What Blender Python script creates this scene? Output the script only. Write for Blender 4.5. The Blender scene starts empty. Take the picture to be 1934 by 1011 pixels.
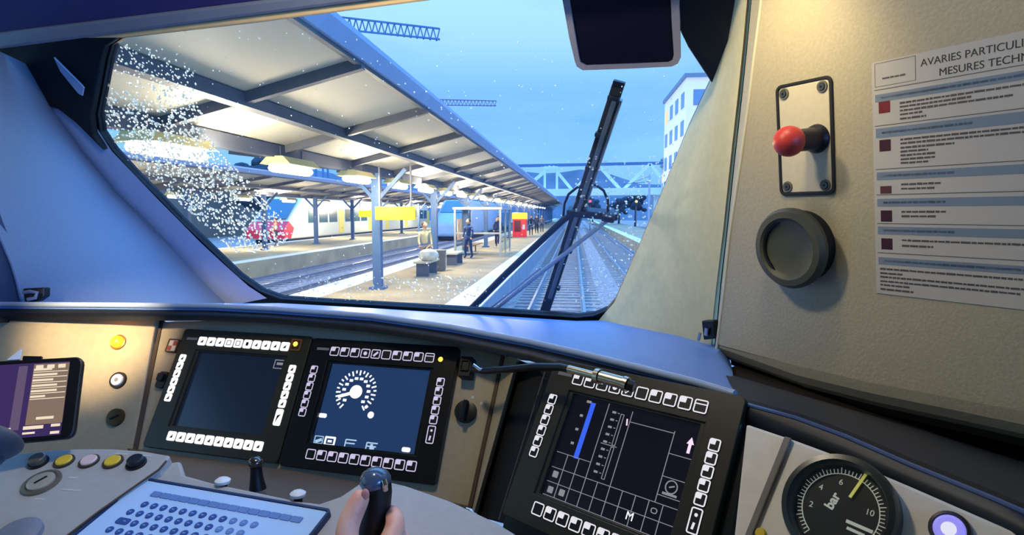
import bpy, bmesh, math, random
from mathutils import Vector, Matrix
from math import sin, cos, pi, radians, atan2, hypot
random.seed(7)
S = bpy.context.scene
COL = S.collection
# ------------------------------------------------------------------ camera
FPX = 1200.0
PS = math.radians(5.594); TH = math.radians(4.93)
FW = Vector((-sin(PS)*cos(TH), cos(PS)*cos(TH), -sin(TH)))
RT = Vector((cos(PS), sin(PS), 0))
UP = RT.cross(FW)
EYE = Vector((0, 0, 2.6))
cd = bpy.data.cameras.new('camera'); cam = bpy.data.objects.new('camera', cd); COL.objects.link(cam)
cd.sensor_width = 36; cd.lens = 36*FPX/1934; cd.clip_start = .02; cd.clip_end = 3000
M = Matrix((RT, UP, -FW)).transposed().to_4x4(); M.translation = EYE
cam.matrix_world = M
S.camera = cam
# ------------------------------------------------------------------ view + sky
S.view_settings.view_transform = 'Standard'; S.view_settings.look = 'None'
S.view_settings.gamma = 1; S.view_settings.use_curve_mapping = False
S.view_settings.exposure = 0.0
def lin(c):
    return tuple((x/255/12.92 if x/255 <= .04045 else ((x/255+.055)/1.055)**2.4) for x in c)
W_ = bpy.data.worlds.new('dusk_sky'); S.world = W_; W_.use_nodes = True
nt = W_.node_tree; nt.nodes.clear()
def N(t, **k):
    n = nt.nodes.new(t)
    for a, b in k.items(): setattr(n, a, b)
    return n
out = N('ShaderNodeOutputWorld'); bg = N('ShaderNodeBackground'); tc = N('ShaderNodeTexCoord')
sep = N('ShaderNodeSeparateXYZ'); nt.links.new(tc.outputs['Generated'], sep.inputs[0])
ramp = N('ShaderNodeValToRGB'); cr = ramp.color_ramp
cr.elements[0].position = 0.0; cr.elements[0].color = (*lin((130, 190, 238)), 1)
cr.elements[1].position = 1.0; cr.elements[1].color = (*lin((100, 162, 255)), 1)
for p, c in ((.10, (138, 202, 250)), (.18, (128, 192, 246)), (.26, (168, 222, 250)), (.36, (182, 238, 254)), (.5, (112, 174, 255))):
    e = cr.elements.new(p); e.color = (*lin(c), 1)
nt.links.new(sep.outputs['Z'], ramp.inputs[0])
mp = N('ShaderNodeMapping'); mp.inputs['Scale'].default_value = (1.6, 1.6, 7.0); mp.inputs['Rotation'].default_value = (.0, .12, 0)
nz = N('ShaderNodeTexNoise'); nz.inputs['Scale'].default_value = 1.7; nz.inputs['Detail'].default_value = 5; nz.inputs['Roughness'].default_value = .55
nt.links.new(tc.outputs['Generated'], mp.inputs[0]); nt.links.new(mp.outputs[0], nz.inputs['Vector'])
r2 = N('ShaderNodeValToRGB'); r2.color_ramp.elements[0].position = .44; r2.color_ramp.elements[1].position = .64
nt.links.new(nz.outputs[0], r2.inputs[0])
mx = N('ShaderNodeMixRGB', blend_type='MIX'); mx.inputs['Color2'].default_value = (*lin((100, 172, 230)), 1)
mul = N('ShaderNodeMath', operation='MULTIPLY'); mul.inputs[1].default_value = .42
nt.links.new(r2.outputs[0], mul.inputs[0]); nt.links.new(mul.outputs[0], mx.inputs['Fac'])
nt.links.new(ramp.outputs[0], mx.inputs['Color1']); nt.links.new(mx.outputs[0], bg.inputs[0])
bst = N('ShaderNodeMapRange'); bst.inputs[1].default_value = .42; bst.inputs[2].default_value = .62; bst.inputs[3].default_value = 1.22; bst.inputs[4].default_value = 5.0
nt.links.new(sep.outputs['Z'], bst.inputs[0]); nt.links.new(bst.outputs[0], bg.inputs[1])   # sky boosted above the view, added to light the dash and desk
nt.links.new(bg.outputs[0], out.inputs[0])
# ------------------------------------------------------------------ lights of the cab
def lamp(name, kind, loc, energy, color, size=.1, target=None, spot=None, blend=.6):
    l = bpy.data.lights.new(name, kind); l.energy = energy; l.color = color
    if kind == 'AREA': l.size = size
    else: l.shadow_soft_size = size
    if spot: l.spot_size = radians(spot); l.spot_blend = blend
    o = bpy.data.objects.new(name, l); COL.objects.link(o); o.location = loc
    if target is not None: o.rotation_euler = (Vector(target)-Vector(loc)).to_track_quat('-Z', 'Y').to_euler()
    return o
def at(px, py, d): return EYE + (FW + RT*((px-967)/FPX) + UP*((505.5-py)/FPX))*d
lamp('cab_ceiling_lamp', 'POINT', (-.35, .75, 3.15), 14, (1, .86, .62), .05)
lamp('cabinet_top_lamp', 'SPOT', at(1395, -120, .80), 3.2, (1, .80, .42), .03, target=at(1465, 150, .95), spot=110, blend=1)
lamp('console_reading_lamp', 'SPOT', at(-190, 400, .90), 36, (1, .78, .5), .02, target=at(90, 560, 1.2), spot=44, blend=.9)
lamp('side_window_fill', 'AREA', (.95, -.35, 2.85), 4.5, (.08, .30, 1), .6, target=(-1.25, 1.3, 2.85)).data.spread = radians(60)  # added blue fill at the side window opening, aimed at the left pillar

# ------------------------------------------------------------------ materials
MATS = {}
def mat(name, c, rough=.5, metal=0, em=None, es=1.0, noise=0.0, nscale=30, bump=0.0, c2=None, spec=.5, coat=0, trans=0, ior=1.45, sub=0, det=3):
    if name in MATS: return MATS[name]
    m = bpy.data.materials.new(name); m.use_nodes = True; t = m.node_tree; b = t.nodes['Principled BSDF']
    col = (*lin(c), 1); b.inputs['Base Color'].default_value = col
    b.inputs['Roughness'].default_value = rough; b.inputs['Metallic'].default_value = metal
    b.inputs['Specular IOR Level'].default_value = spec; b.inputs['Coat Weight'].default_value = coat
    b.inputs['Transmission Weight'].default_value = trans; b.inputs['IOR'].default_value = ior
    if sub: b.inputs['Subsurface Weight'].default_value = sub; b.inputs['Subsurface Radius'].default_value = (.01, .004, .002); b.inputs['Subsurface Scale'].default_value = .5
    if em is not None: b.inputs['Emission Color'].default_value = (*lin(em), 1); b.inputs['Emission Strength'].default_value = es
    if noise or bump or c2:
        co = t.nodes.new('ShaderNodeTexCoord'); n = t.nodes.new('ShaderNodeTexNoise')
        n.inputs['Scale'].default_value = nscale; n.inputs['Detail'].default_value = det
        t.links.new(co.outputs['Object'], n.inputs['Vector'])
        if noise or c2:
            r = t.nodes.new('ShaderNodeValToRGB'); r.color_ramp.elements[0].position = .35; r.color_ramp.elements[1].position = .65
            k = 1-noise
            r.color_ramp.elements[0].color = (*(lin(c2) if c2 else tuple(x*k for x in lin(c))), 1); r.color_ramp.elements[1].color = col
            t.links.new(n.outputs[0], r.inputs[0]); t.links.new(r.outputs[0], b.inputs['Base Color'])
        if bump:
            bp = t.nodes.new('ShaderNodeBump'); bp.inputs['Strength'].default_value = bump; bp.inputs['Distance'].default_value = .002
            t.links.new(n.outputs[0], bp.inputs['Height']); t.links.new(bp.outputs[0], b.inputs['Normal'])
    MATS[name] = m; return m
def glow(name, c, s=1.0): return mat(name, (8, 8, 10), .5, em=c, es=s)
def thin_glass(name, tint=(255, 255, 255), refl=.04):
    if name in MATS: return MATS[name]
    m = bpy.data.materials.new(name); m.use_nodes = True; t = m.node_tree; t.nodes.clear()
    o = t.nodes.new('ShaderNodeOutputMaterial'); mxs = t.nodes.new('ShaderNodeMixShader')
    a = t.nodes.new('ShaderNodeBsdfTransparent'); g = t.nodes.new('ShaderNodeBsdfGlossy')
    a.inputs[0].default_value = (*lin(tint), 1); g.inputs['Roughness'].default_value = .02
    mxs.inputs[0].default_value = refl
    t.links.new(a.outputs[0], mxs.inputs[1]); t.links.new(g.outputs[0], mxs.inputs[2]); t.links.new(mxs.outputs[0], o.inputs[0])
    MATS[name] = m; return m
BEIGE = mat('beige_painted_panel', (208, 196, 146), .55, noise=.08, nscale=60, bump=.15)
BEIGE2 = mat('beige_textured_cabinet', (182, 173, 148), .6, noise=.1, nscale=220, bump=.3)
CONS = mat('console_beige', (160, 146, 118), .5, noise=.08, nscale=80, bump=.1)
CONSD = mat('console_seam_brown', (70, 52, 38), .6, noise=.1)
PILL = mat('pillar_grey', (116, 130, 150), .5, noise=.06, nscale=140, bump=.2)
DASH = mat('dash_satin_sky_tint', (106, 140, 192), .42, noise=.06, nscale=40)  # grey dash with the blue of the skylight put into its colour
BLACK = mat('black_plastic', (12, 12, 14), .42, noise=.3, nscale=50)
HOOD = mat('black_glare_shield', (9, 10, 12), .5, noise=.3, nscale=90, bump=.1)
BEZEL = mat('display_bezel_black', (14, 14, 15), .33, noise=.2, nscale=70)
BEZELO = mat('display_bezel_olive', (44, 40, 28), .4, noise=.2, nscale=50)
RUB = mat('rubber_gasket', (10, 12, 14), .7, noise=.2)
CHROME = mat('polished_chrome', (200, 200, 200), .15, 1, noise=.05)
STEELB = mat('brass_tinted_steel', (205, 185, 150), .28, 1, noise=.1)
WHITE = mat('white_plastic', (225, 225, 222), .4, noise=.04)
DESK = mat('desk_grey_beige', (172, 168, 160), .45, noise=.06, nscale=90, bump=.1)

# ------------------------------------------------------------------ geometry helpers
class MB:
    def __init__(s): s.v = []; s.f = []; s.m = []
    def add(s, vs, fs, m=0):
        b = len(s.v); s.v += [Vector(x) for x in vs]
        for f in fs: s.f.append([b+i for i in f]); s.m.append(m)
    def prism(s, pts, off, m=0):
        n = len(pts); off = Vector(off); a = [Vector(p) for p in pts]
        s.add(a+[p+off for p in a], [list(range(n)), list(range(2*n-1, n-1, -1))]+[[i, (i+1) % n, n+(i+1) % n, n+i][::-1] for i in range(n)], m)
    def box(s, c, X, Y, Z, m=0):   # centre and three half-axis vectors
        c = Vector(c); X = Vector(X); Y = Vector(Y); Z = Vector(Z)
        s.prism([c-X-Y-Z, c+X-Y-Z, c+X+Y-Z, c-X+Y-Z], Z*2, m)
    def abox(s, x0, x1, y0, y1, z0, z1, m=0):
        s.prism([(x0, y0, z0), (x1, y0, z0), (x1, y1, z0), (x0, y1, z0)], (0, 0, z1-z0), m)
    def bar(s, a, b, w, h=None, m=0, up=(0, 0, 1)):
        a = Vector(a); b = Vector(b); d = (b-a); d.normalize(); h = h or w
        x = d.cross(Vector(up))
        if x.length < .01: x = d.cross(Vector((1, 0, 0)))
        x.normalize(); y = x.cross(d)
        s.prism([a-x*w/2-y*h/2, a+x*w/2-y*h/2, a+x*w/2+y*h/2, a-x*w/2+y*h/2], b-a, m)
    def tube(s, path, r, n=10, m=0, cap=True):
        path = [Vector(p) for p in path]; rs = r if isinstance(r, (list, tuple)) else [r]*len(path)
        rings = []; prev = None
        for i, p in enumerate(path):
            d = (path[min(i+1, len(path)-1)]-path[max(i-1, 0)]).normalized()
            if prev is None:
                x = d.cross(Vector((0, 0, 1)))
                if x.length < .05: x = d.cross(Vector((1, 0, 0)))
            else: x = prev-d*prev.dot(d)
            x.normalize(); prev = x; y = d.cross(x)
            rings.append([p+(x*cos(2*pi*k/n)+y*sin(2*pi*k/n))*rs[i] for k in range(n)])
        vs = [q for R in rings for q in R]; fs = []
        for i in range(len(path)-1):
            for k in range(n): fs.append([i*n+k, i*n+(k+1) % n, (i+1)*n+(k+1) % n, (i+1)*n+k])
        if cap: fs += [list(range(n))[::-1], [(len(path)-1)*n+k for k in range(n)]]
        s.add(vs, fs, m)
    def lathe(s, o, ax, prof, n=24, m=0, ux=None):   # prof: list of (radius, height)
        o = Vector(o); ax = Vector(ax).normalized(); x = Vector(ux) if ux else ax.cross(Vector((0, 0, 1)))
        if x.length < .05: x = ax.cross(Vector((1, 0, 0)))
        x.normalize(); y = ax.cross(x); vs = []; fs = []
        for r, h in prof:
            for k in range(n): vs.append(o+ax*h+(x*cos(2*pi*k/n)+y*sin(2*pi*k/n))*max(r, 1e-5))
        for i in range(len(prof)-1):
            for k in range(n): fs.append([i*n+k, i*n+(k+1) % n, (i+1)*n+(k+1) % n, (i+1)*n+k])
        fs += [list(range(n))[::-1], [(len(prof)-1)*n+k for k in range(n)]]
        s.add(vs, fs, m)
    def sphere(s, c, r, n=14, k=8, m=0, sc=(1, 1, 1)):
        c = Vector(c); vs = []; fs = []
        for i in range(k+1):
            t = pi*i/k
            for j in range(n):
                a = 2*pi*j/n; vs.append(c+Vector((max(sin(t), 1e-4)*cos(a)*r*sc[0], max(sin(t), 1e-4)*sin(a)*r*sc[1], cos(t)*r*sc[2])))
        for i in range(k):
            for j in range(n): fs.append([i*n+j, (i+1)*n+j, (i+1)*n+(j+1) % n, i*n+(j+1) % n])
        s.add(vs, fs, m)
    def loft(s, A, B, n=8, off=None, m=0, bulge=0, bn=None):  # grid between two curves, thickened by off
        A = [Vector(p) for p in A]; B = [Vector(p) for p in B]; k = len(A); g = []
        for i in range(k):
            for j in range(n+1):
                t = j/n; p = A[i].lerp(B[i], t)
                if bulge: p = p+Vector(bn)*bulge*sin(pi*t)
                g.append(p)
        w = n+1; fs = [[i*w+j, i*w+j+1, (i+1)*w+j+1, (i+1)*w+j] for i in range(k-1) for j in range(n)]
        if off is None: s.add(g, fs, m); return
        off = Vector(off); N0 = len(g); vs = g+[p+off for p in g]
        fs2 = [[N0+x for x in f][::-1] for f in fs]
        rim = [j for j in range(w)]+[i*w+n for i in range(1, k)]+[(k-1)*w+j for j in range(n-1, -1, -1)]+[i*w for i in range(k-2, 0, -1)]
        rf = [[rim[i], rim[(i+1) % len(rim)], N0+rim[(i+1) % len(rim)], N0+rim[i]][::-1] for i in range(len(rim))]
        s.add(vs, fs+fs2+rf, m)
def link_mesh(name, mb, mats, parent=None, smooth=False, bevel=0, seg=2, kind=None):
    me = bpy.data.meshes.new(name)
    if not isinstance(mats, (list, tuple)): mats = [mats]
    if parent is not None: org = parent.get('_org') ; org = Vector(org)
    else:
        xs = [v.x for v in mb.v]; ys = [v.y for v in mb.v]; zs = [v.z for v in mb.v]
        org = Vector(((min(xs)+max(xs))/2, (min(ys)+max(ys))/2, min(zs)))
    me.from_pydata([v-org for v in mb.v], [], mb.f)
    for p, i in zip(me.polygons, mb.m): p.material_index = i
    for m in mats: me.materials.append(m)
    bm = bmesh.new(); bm.from_mesh(me); bmesh.ops.recalc_face_normals(bm, faces=bm.faces); bm.to_mesh(me); bm.free()
    if smooth:
        for p in me.polygons: p.use_smooth = True
        try: me.set_sharp_from_angle(angle=radians(38))
        except Exception: pass
    o = bpy.data.objects.new(name, me); COL.objects.link(o)
    if parent is not None: o.parent = parent; o['_org'] = tuple(org)
    else: o.location = org; o['_org'] = tuple(org)
    if bevel:
        b = o.modifiers.new('bevel', 'BEVEL'); b.width = bevel; b.segments = seg; b.limit_method = 'ANGLE'; b.angle_limit = radians(40)
    if kind: o['kind'] = kind
    return o
obj = link_mesh
def struct(name, mb, mats, **k): return link_mesh(name, mb, mats, kind='structure', **k)
def tag(o, label, cat, group=None, kind=None):
    o['label'] = label; o['category'] = cat
    if group: o['group'] = group
    if kind: o['kind'] = kind
    return o
def thing(name, label, cat, loc, group=None):
    o = bpy.data.objects.new(name, None); COL.objects.link(o); o.location = loc; o['_org'] = tuple(loc); o.empty_display_size = .1
    return tag(o, label, cat, group)
def dup(o, dloc, label=None, parent=None):
    c = o.copy(); COL.objects.link(c)
    if parent is not None: c.parent = parent
    else: c.location = Vector(o.location)+Vector(dloc)
    if label: c['label'] = label
    for ch in list(o.children): dup(ch, (0, 0, 0), None, c)
    return c
class Pl:   # a flat surface: origin, right vector heading, recline away from the viewer
    def __init__(s, o, hu, rec):
        s.o = Vector(o); h = radians(hu); s.u = Vector((sin(h), cos(h), 0)); f = Vector((-s.u.y, s.u.x, 0)); r = radians(rec)
        s.v = Vector((0, 0, 1))*cos(r)+f*sin(r); s.n = s.u.cross(s.v)
    def uv(s, x, y):
        r = FW+RT*((x-967)/FPX)+UP*((505.5-y)/FPX); t = (s.o-EYE).dot(s.n)/r.dot(s.n); p = EYE+r*t-s.o
        return p.dot(s.u), p.dot(s.v)
    def w(s, u, v, h=0): return s.o+s.u*u+s.v*v+s.n*h
    def p(s, x, y, h=0): u, v = s.uv(x, y); return s.w(u, v, h)
    def poly(s, px, h=0): return [s.p(x, y, h) for x, y in px]
def rr(P, u, v, w, h, r, hh, k=4):   # rounded rectangle points
    pts = []
    for cx, cy, a0 in ((w/2-r, h/2-r, 0), (-w/2+r, h/2-r, pi/2), (-w/2+r, -h/2+r, pi), (w/2-r, -h/2+r, 1.5*pi)):
        for i in range(k+1):
            a = a0+pi/2*i/k; pts.append(P.w(u+cx+r*cos(a), v+cy+r*sin(a), hh))
    return pts
def plate(mb, P, u, v, w, h, r, h0, h1, m=0): mb.prism(rr(P, u, v, w, h, r, h0), P.n*(h1-h0), m)
def frame(mb, P, u, v, w, h, r, bw, h0, h1, m=0, hi=None):
    a = rr(P, u, v, w, h, r, h0); b = rr(P, u, v, w-2*bw, h-2*bw, max(r-bw, .0004), h0)
    n = len(a); d = P.n*(h1-h0); vs = a+b+[p+d for p in a]+[p+d for p in b]; fs = []
    for i in range(n):
        j = (i+1) % n
        fs += [[2*n+i, 2*n+j, 3*n+j, 3*n+i], [i, j, 2*n+j, 2*n+i], [n+i, 3*n+i, 3*n+j, n+j], [i, n+i, n+j, j]]
    mb.add(vs, fs, m)
def seg(mb, P, a, b, w, h0, h1, m=0):   # thin raised line on a surface
    a = Vector(a); b = Vector(b); d = (b-a).normalized(); q = Vector((-d.y, d.x))*w/2
    mb.prism([P.w(*(a-q), h0), P.w(*(b-q), h0), P.w(*(b+q), h0), P.w(*(a+q), h0)], P.n*(h1-h0), m)
def disc(mb, P, u, v, r, h0, h1, m=0, n=20, r1=None):
    mb.lathe(P.w(u, v, h0), P.n, [(r, 0), (r1 or r, h1-h0)], n, m, ux=P.u)
def text(name, s, P, u, v, size, mt, parent, h=.0006, align='LEFT', rot=0, thick=.0002, wscale=1, bold=0):
    c = bpy.data.curves.new(name, 'FONT'); c.body = s; c.size = size; c.extrude = thick; c.align_x = align; c.align_y = 'CENTER'; c.offset = bold
    o = bpy.data.objects.new(name, c); COL.objects.link(o); bpy.context.view_layer.update()
    me = bpy.data.meshes.new_from_object(o.evaluated_get(bpy.context.evaluated_depsgraph_get()))
    bpy.data.objects.remove(o); org = Vector(parent['_org']); ca, sa = cos(rot), sin(rot)
    for q in me.vertices:
        x, y = q.co.x*wscale, q.co.y; q.co = P.w(u+x*ca-y*sa, v+x*sa+y*ca, h+q.co.z)-org
    me.materials.clear(); me.materials.append(mt)
    o = bpy.data.objects.new(name, me); COL.objects.link(o); o.parent = parent; o['_org'] = tuple(org); return o

# surfaces of the cab, found from the perspective of the photograph
A = Pl(at(700, 770, 1.15), 100.4, 30)      # panel with two displays
B = Pl(at(1180, 860, .85), 127.3, 31)      # panel with the right display
CW = Pl(at(1660, 340, .85), 146.4, -6.5)   # cabinet wall on the right
G = Pl(at(800, 585, 1.75), 104.4, -25)     # windscreen
K = Pl(at(450, 960, .86), 102.7, 73)       # desk with the keypad
# ================================================================== STRUCTURE
GL = [(232, 72), (212, 85), (205, 110), (195, 165), (185, 215), (190, 250), (212, 283), (255, 330), (300, 375), (340, 417), (380, 455), (450, 522), (490, 550), (530, 565), (600, 570),
      (700, 576), (800, 582), (900, 588), (1000, 594), (1090, 600), (1120, 597), (1145, 587), (1160, 570), (1200, 480), (1245, 375), (1300, 240), (1342, 150), (1300, 85), (1283, 50), (1278, -55), (1000, -27), (790, 1), (500, 41)]
def ring(mb, P, pts, grow, h0, h1, m=0, add=0):
    uv = [Vector(P.uv(*p)) for p in pts]; c = sum(uv, Vector((0, 0)))/len(uv); n = len(uv)
    o = [c+(q-c)*grow+(q-c).normalized()*add for q in uv]
    for i in range(n):
        j = (i+1) % n
        mb.prism([P.w(*uv[i], h0), P.w(*uv[j], h0), P.w(*o[j], h0), P.w(*o[i], h0)], P.n*(h1-h0), m)
win = thing('window_1', 'large raked cab windscreen with rounded corners, specked with raindrops', 'window', G.w(0, 0)); win['kind'] = 'structure'
del win['category'], win['label']
b = MB(); b.prism(G.poly(GL, -.012), G.n*.004); obj('pane', b, thin_glass('windscreen_glass', (250, 252, 255), .03), win)
b = MB(); ring(b, G, GL, 1.0, -.013, .000, add=.004); obj('gasket', b, RUB, win)
b = MB(); ring(b, G, GL, 1.45, -.022, -.014, add=.003); struct('wall_front', b, mat('black_front_shell', (8, 11, 16), .6, noise=.2))
def gp(x, y, h=.002): return G.p(x, y, h)
# left pillar
Lr = [gp(505, 563), gp(470, 540), gp(425, 500), gp(380, 458), gp(300, 377), gp(212, 285), gp(180, 235), gp(120, 150)]
Lm = [gp(437, 574, .012), gp(400, 540, .012), gp(345, 482, .012), gp(295, 428, .012), gp(225, 360, .012), gp(168, 290, .012), gp(110, 210, .012), gp(60, 120, .012)]
Ll = [at(44, 577, 1.47), at(40, 560, 1.46), at(33, 530, 1.44), at(22, 495, 1.42), at(-10, 420, 1.38), at(-50, 300, 1.33), at(-70, 180, 1.3), at(-90, 60, 1.27)]
Lz = [at(-320, 585, 1.15), at(-320, 560, 1.14), at(-320, 530, 1.13), at(-330, 495, 1.12), at(-330, 420, 1.1), at(-340, 300, 1.1), at(-340, 180, 1.1), at(-340, 60, 1.1)]
off = Vector((-.03, .03, 0))
b = MB(); b.loft(Lr, Lm, 3, off); struct('trim_1', b, mat('pillar_edge_trim', (165, 176, 196), .42, noise=.05), smooth=True)
b = MB(); b.loft(Lm, Ll, 10, off, bulge=.02, bn=(.5, -.8, 0)); struct('wall_front_left', b, PILL, smooth=True)
b = MB(); b.loft([p+Vector((.0, .02, 0)) for p in Ll], Lz, 4, off); struct('wall_left', b, mat('dark_blue_side_panel', (52, 66, 92), .5, noise=.1), smooth=True)
b = MB(); b.tube([p+Vector((.004, -.006, 0)) for p in Ll], .0035, 8); struct('trim_2', b, mat('pillar_bead', (120, 135, 160), .35, noise=.05), smooth=True)
# black headlining corner with its slit
hb = [at(-60, 100, 1.18), at(40, 86, 1.22), at(120, 78, 1.26), at(200, 68, 1.32), at(240, 64, 1.36)]
hc = [at(-60, 90, 1.20), at(20, 130, 1.25), at(90, 190, 1.33), at(150, 228, 1.40), at(212, 282, 1.52)]
b = MB()
b.prism([gp(x, y, .001) for x, y in ((238, 60), (230, 72), (210, 85), (203, 110), (193, 165), (183, 215), (187, 250), (208, 281), (190, 262), (157, 229), (124, 203), (88, 192), (44, 157), (-10, 108), (-60, 70))], G.n*.022)
struct('trim_3', b, mat('black_headlining', (6, 10, 12), .8, noise=.2), bevel=.006)
b = MB(); b.prism([gp(128, 102, .038), gp(178, 152, .038), gp(183, 158, .038), gp(180, 173, .038), gp(172, 168, .038), gp(140, 128, .038)], G.n*.004); struct('trim_4', b, mat('pale_slit_edge', (150, 165, 185), .4, noise=.05))
# header: navy lining, grey bar, tan strip
H = Pl(at(500, 20, 1.26), 104.4, -25)
def strip(name, top, bot, h, th, m, bev=.003):
    b = MB(); b.loft(H.poly(top, h), H.poly(bot, h), 1, H.n*th); return struct(name, b, m, bevel=bev)
strip('ceiling', [(-260, -420), (500, -420), (1500, -420)], [(-260, 96), (480, 4), (1500, -122)], -.02, .02, mat('navy_ceiling_lining', (30, 30, 92), .75, noise=.15, nscale=12), .004)
strip('trim_5', [(-260, 92), (480, 2), (1500, -124)], [(-260, 126), (500, 27), (1500, -103)], -.024, .03, mat('header_bar_grey', (105, 112, 128), .45, noise=.08), .006)
strip('trim_6', [(150, 72), (500, 27), (1500, -103)], [(228, 72), (500, 41), (1500, -88)], -.036, .034, mat('header_strip_tan', (226, 190, 130), .5, noise=.08), .003)
# right: dark top corner, beige pillar, cabinet
b = MB(); b.prism([gp(1284, -60, .001), gp(1284, 50, .001), gp(1301, 85, .001), gp(1345, 152, .001), gp(1460, 200, .016), gp(1560, -60, .016)], G.n*.02); struct('trim_7', b, mat('dark_corner_lining', (8, 26, 36), .6, noise=.3, nscale=8), bevel=.004)
Pl_ = [gp(1130, 606), gp(1143, 590), gp(1160, 571), gp(1200, 480), gp(1245, 375), gp(1300, 240), gp(1342, 150), gp(1372, 75), gp(1398, -60)]
Pr_ = [CW.p(1328, 662, -.02), CW.p(1329, 640, -.02), CW.p(1331, 610, -.02), CW.p(1338, 540, -.02), CW.p(1350, 440, -.02), CW.p(1364, 300, -.02), CW.p(1376, 190, -.02), CW.p(1386, 90, -.02), CW.p(1399, -60, -.02)]
b = MB(); b.loft(Pl_, Pr_, 10, Vector((.02, .04, 0)), bulge=.008, bn=(-.5, -.8, 0)); struct('wall_front_right', b, BEIGE, smooth=True)
seam = [(1336, 662), (1338, 640), (1347, 540), (1358, 440), (1372, 300), (1384, 190), (1394, 90), (1407, -60)]
edge = [(1349, 706), (1353, 660), (1366, 560), (1379, 440), (1400, 300), (1415, 190), (1427, 90), (1446, -60)]
b = MB(); b.loft(CW.poly(seam, -.02), CW.poly(edge, 0), 1, CW.n*-.03); struct('trim_8', b, BEIGE2, bevel=.002)
b = MB(); b.tube([CW.p(x, y, .0) for x, y in edge], .0026, 8); struct('trim_9', b, mat('cabinet_edge_highlight', (214, 208, 180), .4, noise=.03), smooth=True)  # paler bead paints the highlight along the cabinet edge
b = MB(); b.loft(CW.poly([(x-9, y) for x, y in seam], -.03), CW.poly([(x+1, y) for x, y in seam], -.03), 1, CW.n*-.01); struct('trim_10', b, RUB)
cut = [(1353, 640), (1500, 690), (1640, 722), (1800, 752), (1934, 778), (2150, 820), (2500, 890)]
b = MB(); b.prism(CW.poly([(1353, 650), (1366, 560), (1379, 440), (1400, 300), (1415, 190), (1427, 90), (1446, -60), (1475, -300), (2300, -700), (2500, 890)]+cut[::-1][1:-1]), CW.n*-.02)
struct('wall_right', b, BEIGE2)
fold = []
for i, (x, y) in enumerate(cut):
    q = CW.p(x, y); fold.append(q)
b = MB()
for a0, a1, d0, d1 in ((0, 20, 0, 1), (20, 40, 1, 2), (40, 62, 2, 3), (62, 80, 3, 4)):
    R_ = .05
    def fp(q, a): a = radians(a); return q-CW.n*(R_*(1-cos(a)))-CW.v*R_*sin(a)
    b.loft([fp(q, a0) for q in fold], [fp(q, a1) for q in fold], 1)
struct('wall_right_foot', b, BEIGE2, smooth=True)
b = MB(); b.loft([fp(q, 70)-CW.v*.0 for q in fold], [fp(q, 78)-CW.n*.10-CW.v*.03 for q in fold], 2, CW.v*-.01); struct('trim_11', b, HOOD)
# dash ledge below the windscreen
far = [at(-320, 572, 1.15), at(0, 573, 1.48), at(200, 573, 1.65), gp(450, 571, .008), gp(530, 570, .008), gp(700, 579, .008), gp(900, 591, .008), gp(1090, 603, .008), gp(1140, 602, .008), CW.p(1240, 640, -.06), CW.p(1325, 664, -.06), CW.p(1352, 700, -.04)]
HE = [(-320, 580, 1.10), (0, 577, 1.40), (200, 578, 1.36), (400, 580, 1.31), (520, 586, 1.27), (700, 599, 1.21), (850, 620, 1.15), (1000, 648, 1.07), (1100, 671, 1.01), (1200, 696, .95), (1310, 724, .88), (1388, 748, .83)]
near = [at(*h) for h in HE]
b = MB(); b.loft(far, near, 8, (0, 0, -.012), bulge=.004, bn=(0, 0, 1)); tag(struct('dashboard_ledge', b, DASH, smooth=True), 'x', 'y')
o = bpy.data.objects['dashboard_ledge']; del o['label'], o['category']; o.name = 'trim_12'
b = MB(); b.tube([p+Vector((0, 0, .002)) for p in near], .006, 10); struct('trim_13', b, mat('dash_edge_highlight', (150, 165, 185), .25, noise=.05), smooth=True)  # pale roll paints the bright highlight where ledge meets hood
# ------------------------------------------------------------------ glare shield (black hood over the console)
LB = [(-320, 622, 1.06), (0, 606, 1.37), (200, 606, 1.33), (400, 606, 1.28), (520, 611, 1.245), (700, 628, 1.19), (850, 650, 1.13), (1000, 682, 1.05), (1100, 712, .985), (1200, 738, .93), (1310, 766, .86), (1392, 792, .81)]
low = [at(*h) for h in LB]
hood = thing('glare_shield', 'long black curved glare shield over the instrument console below the windscreen', 'glare shield', at(700, 620, 1.2))
b = MB(); b.loft([p-Vector((0, 0, .007)) for p in near], low, 4, (0, .03, -.004), bulge=.010, bn=(0, -.7, .3)); obj('lip', b, HOOD, hood, smooth=True)
b = MB(); b.loft([p+Vector((0, .006, .001)) for p in low], [p+Vector((.02, .07, -.012)) for p in low], 3, (0, 0, .006)); obj('underside', b, HOOD, hood, smooth=True)
RE = [(1392, 752, .825), (1400, 762, .80), (1503, 790, .745), (1595, 824, .695), (1718, 878, .63), (1872, 941, .56), (1934, 968, .535), (2200, 1085, .46)]
RL = [(1400, 800, .80), (1412, 806, .79), (1503, 838, .735), (1595, 872, .685), (1718, 925, .62), (1872, 992, .55), (1934, 1020, .525), (2200, 1140, .45)]
RBk = [(1352, 700, 1.14), (1372, 706, 1.12), (1490, 742, 1.02), (1610, 775, .95), (1740, 812, .88), (1880, 856, .82), (1960, 880, .78), (2260, 960, .66)]
hr = thing('side_glare_shield', 'dark curved cover running from the cabinet foot over the right gauge', 'glare shield', at(1600, 850, .7))
b = MB(); b.loft([at(*q) for q in RBk], [at(*q) for q in RE], 8, (0, 0, -.008), bulge=.012, bn=(0, 0, 1)); obj('top_cover', b, mat('satin_black_cover', (34, 36, 42), .42, noise=.15), hr, smooth=True)
b = MB(); b.loft([at(*q) for q in RE], [at(*q) for q in RL], 3, (.01, .02, 0), bulge=.006, bn=(-.5, -.7, 0)); obj('lip', b, HOOD, hr, smooth=True)
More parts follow.
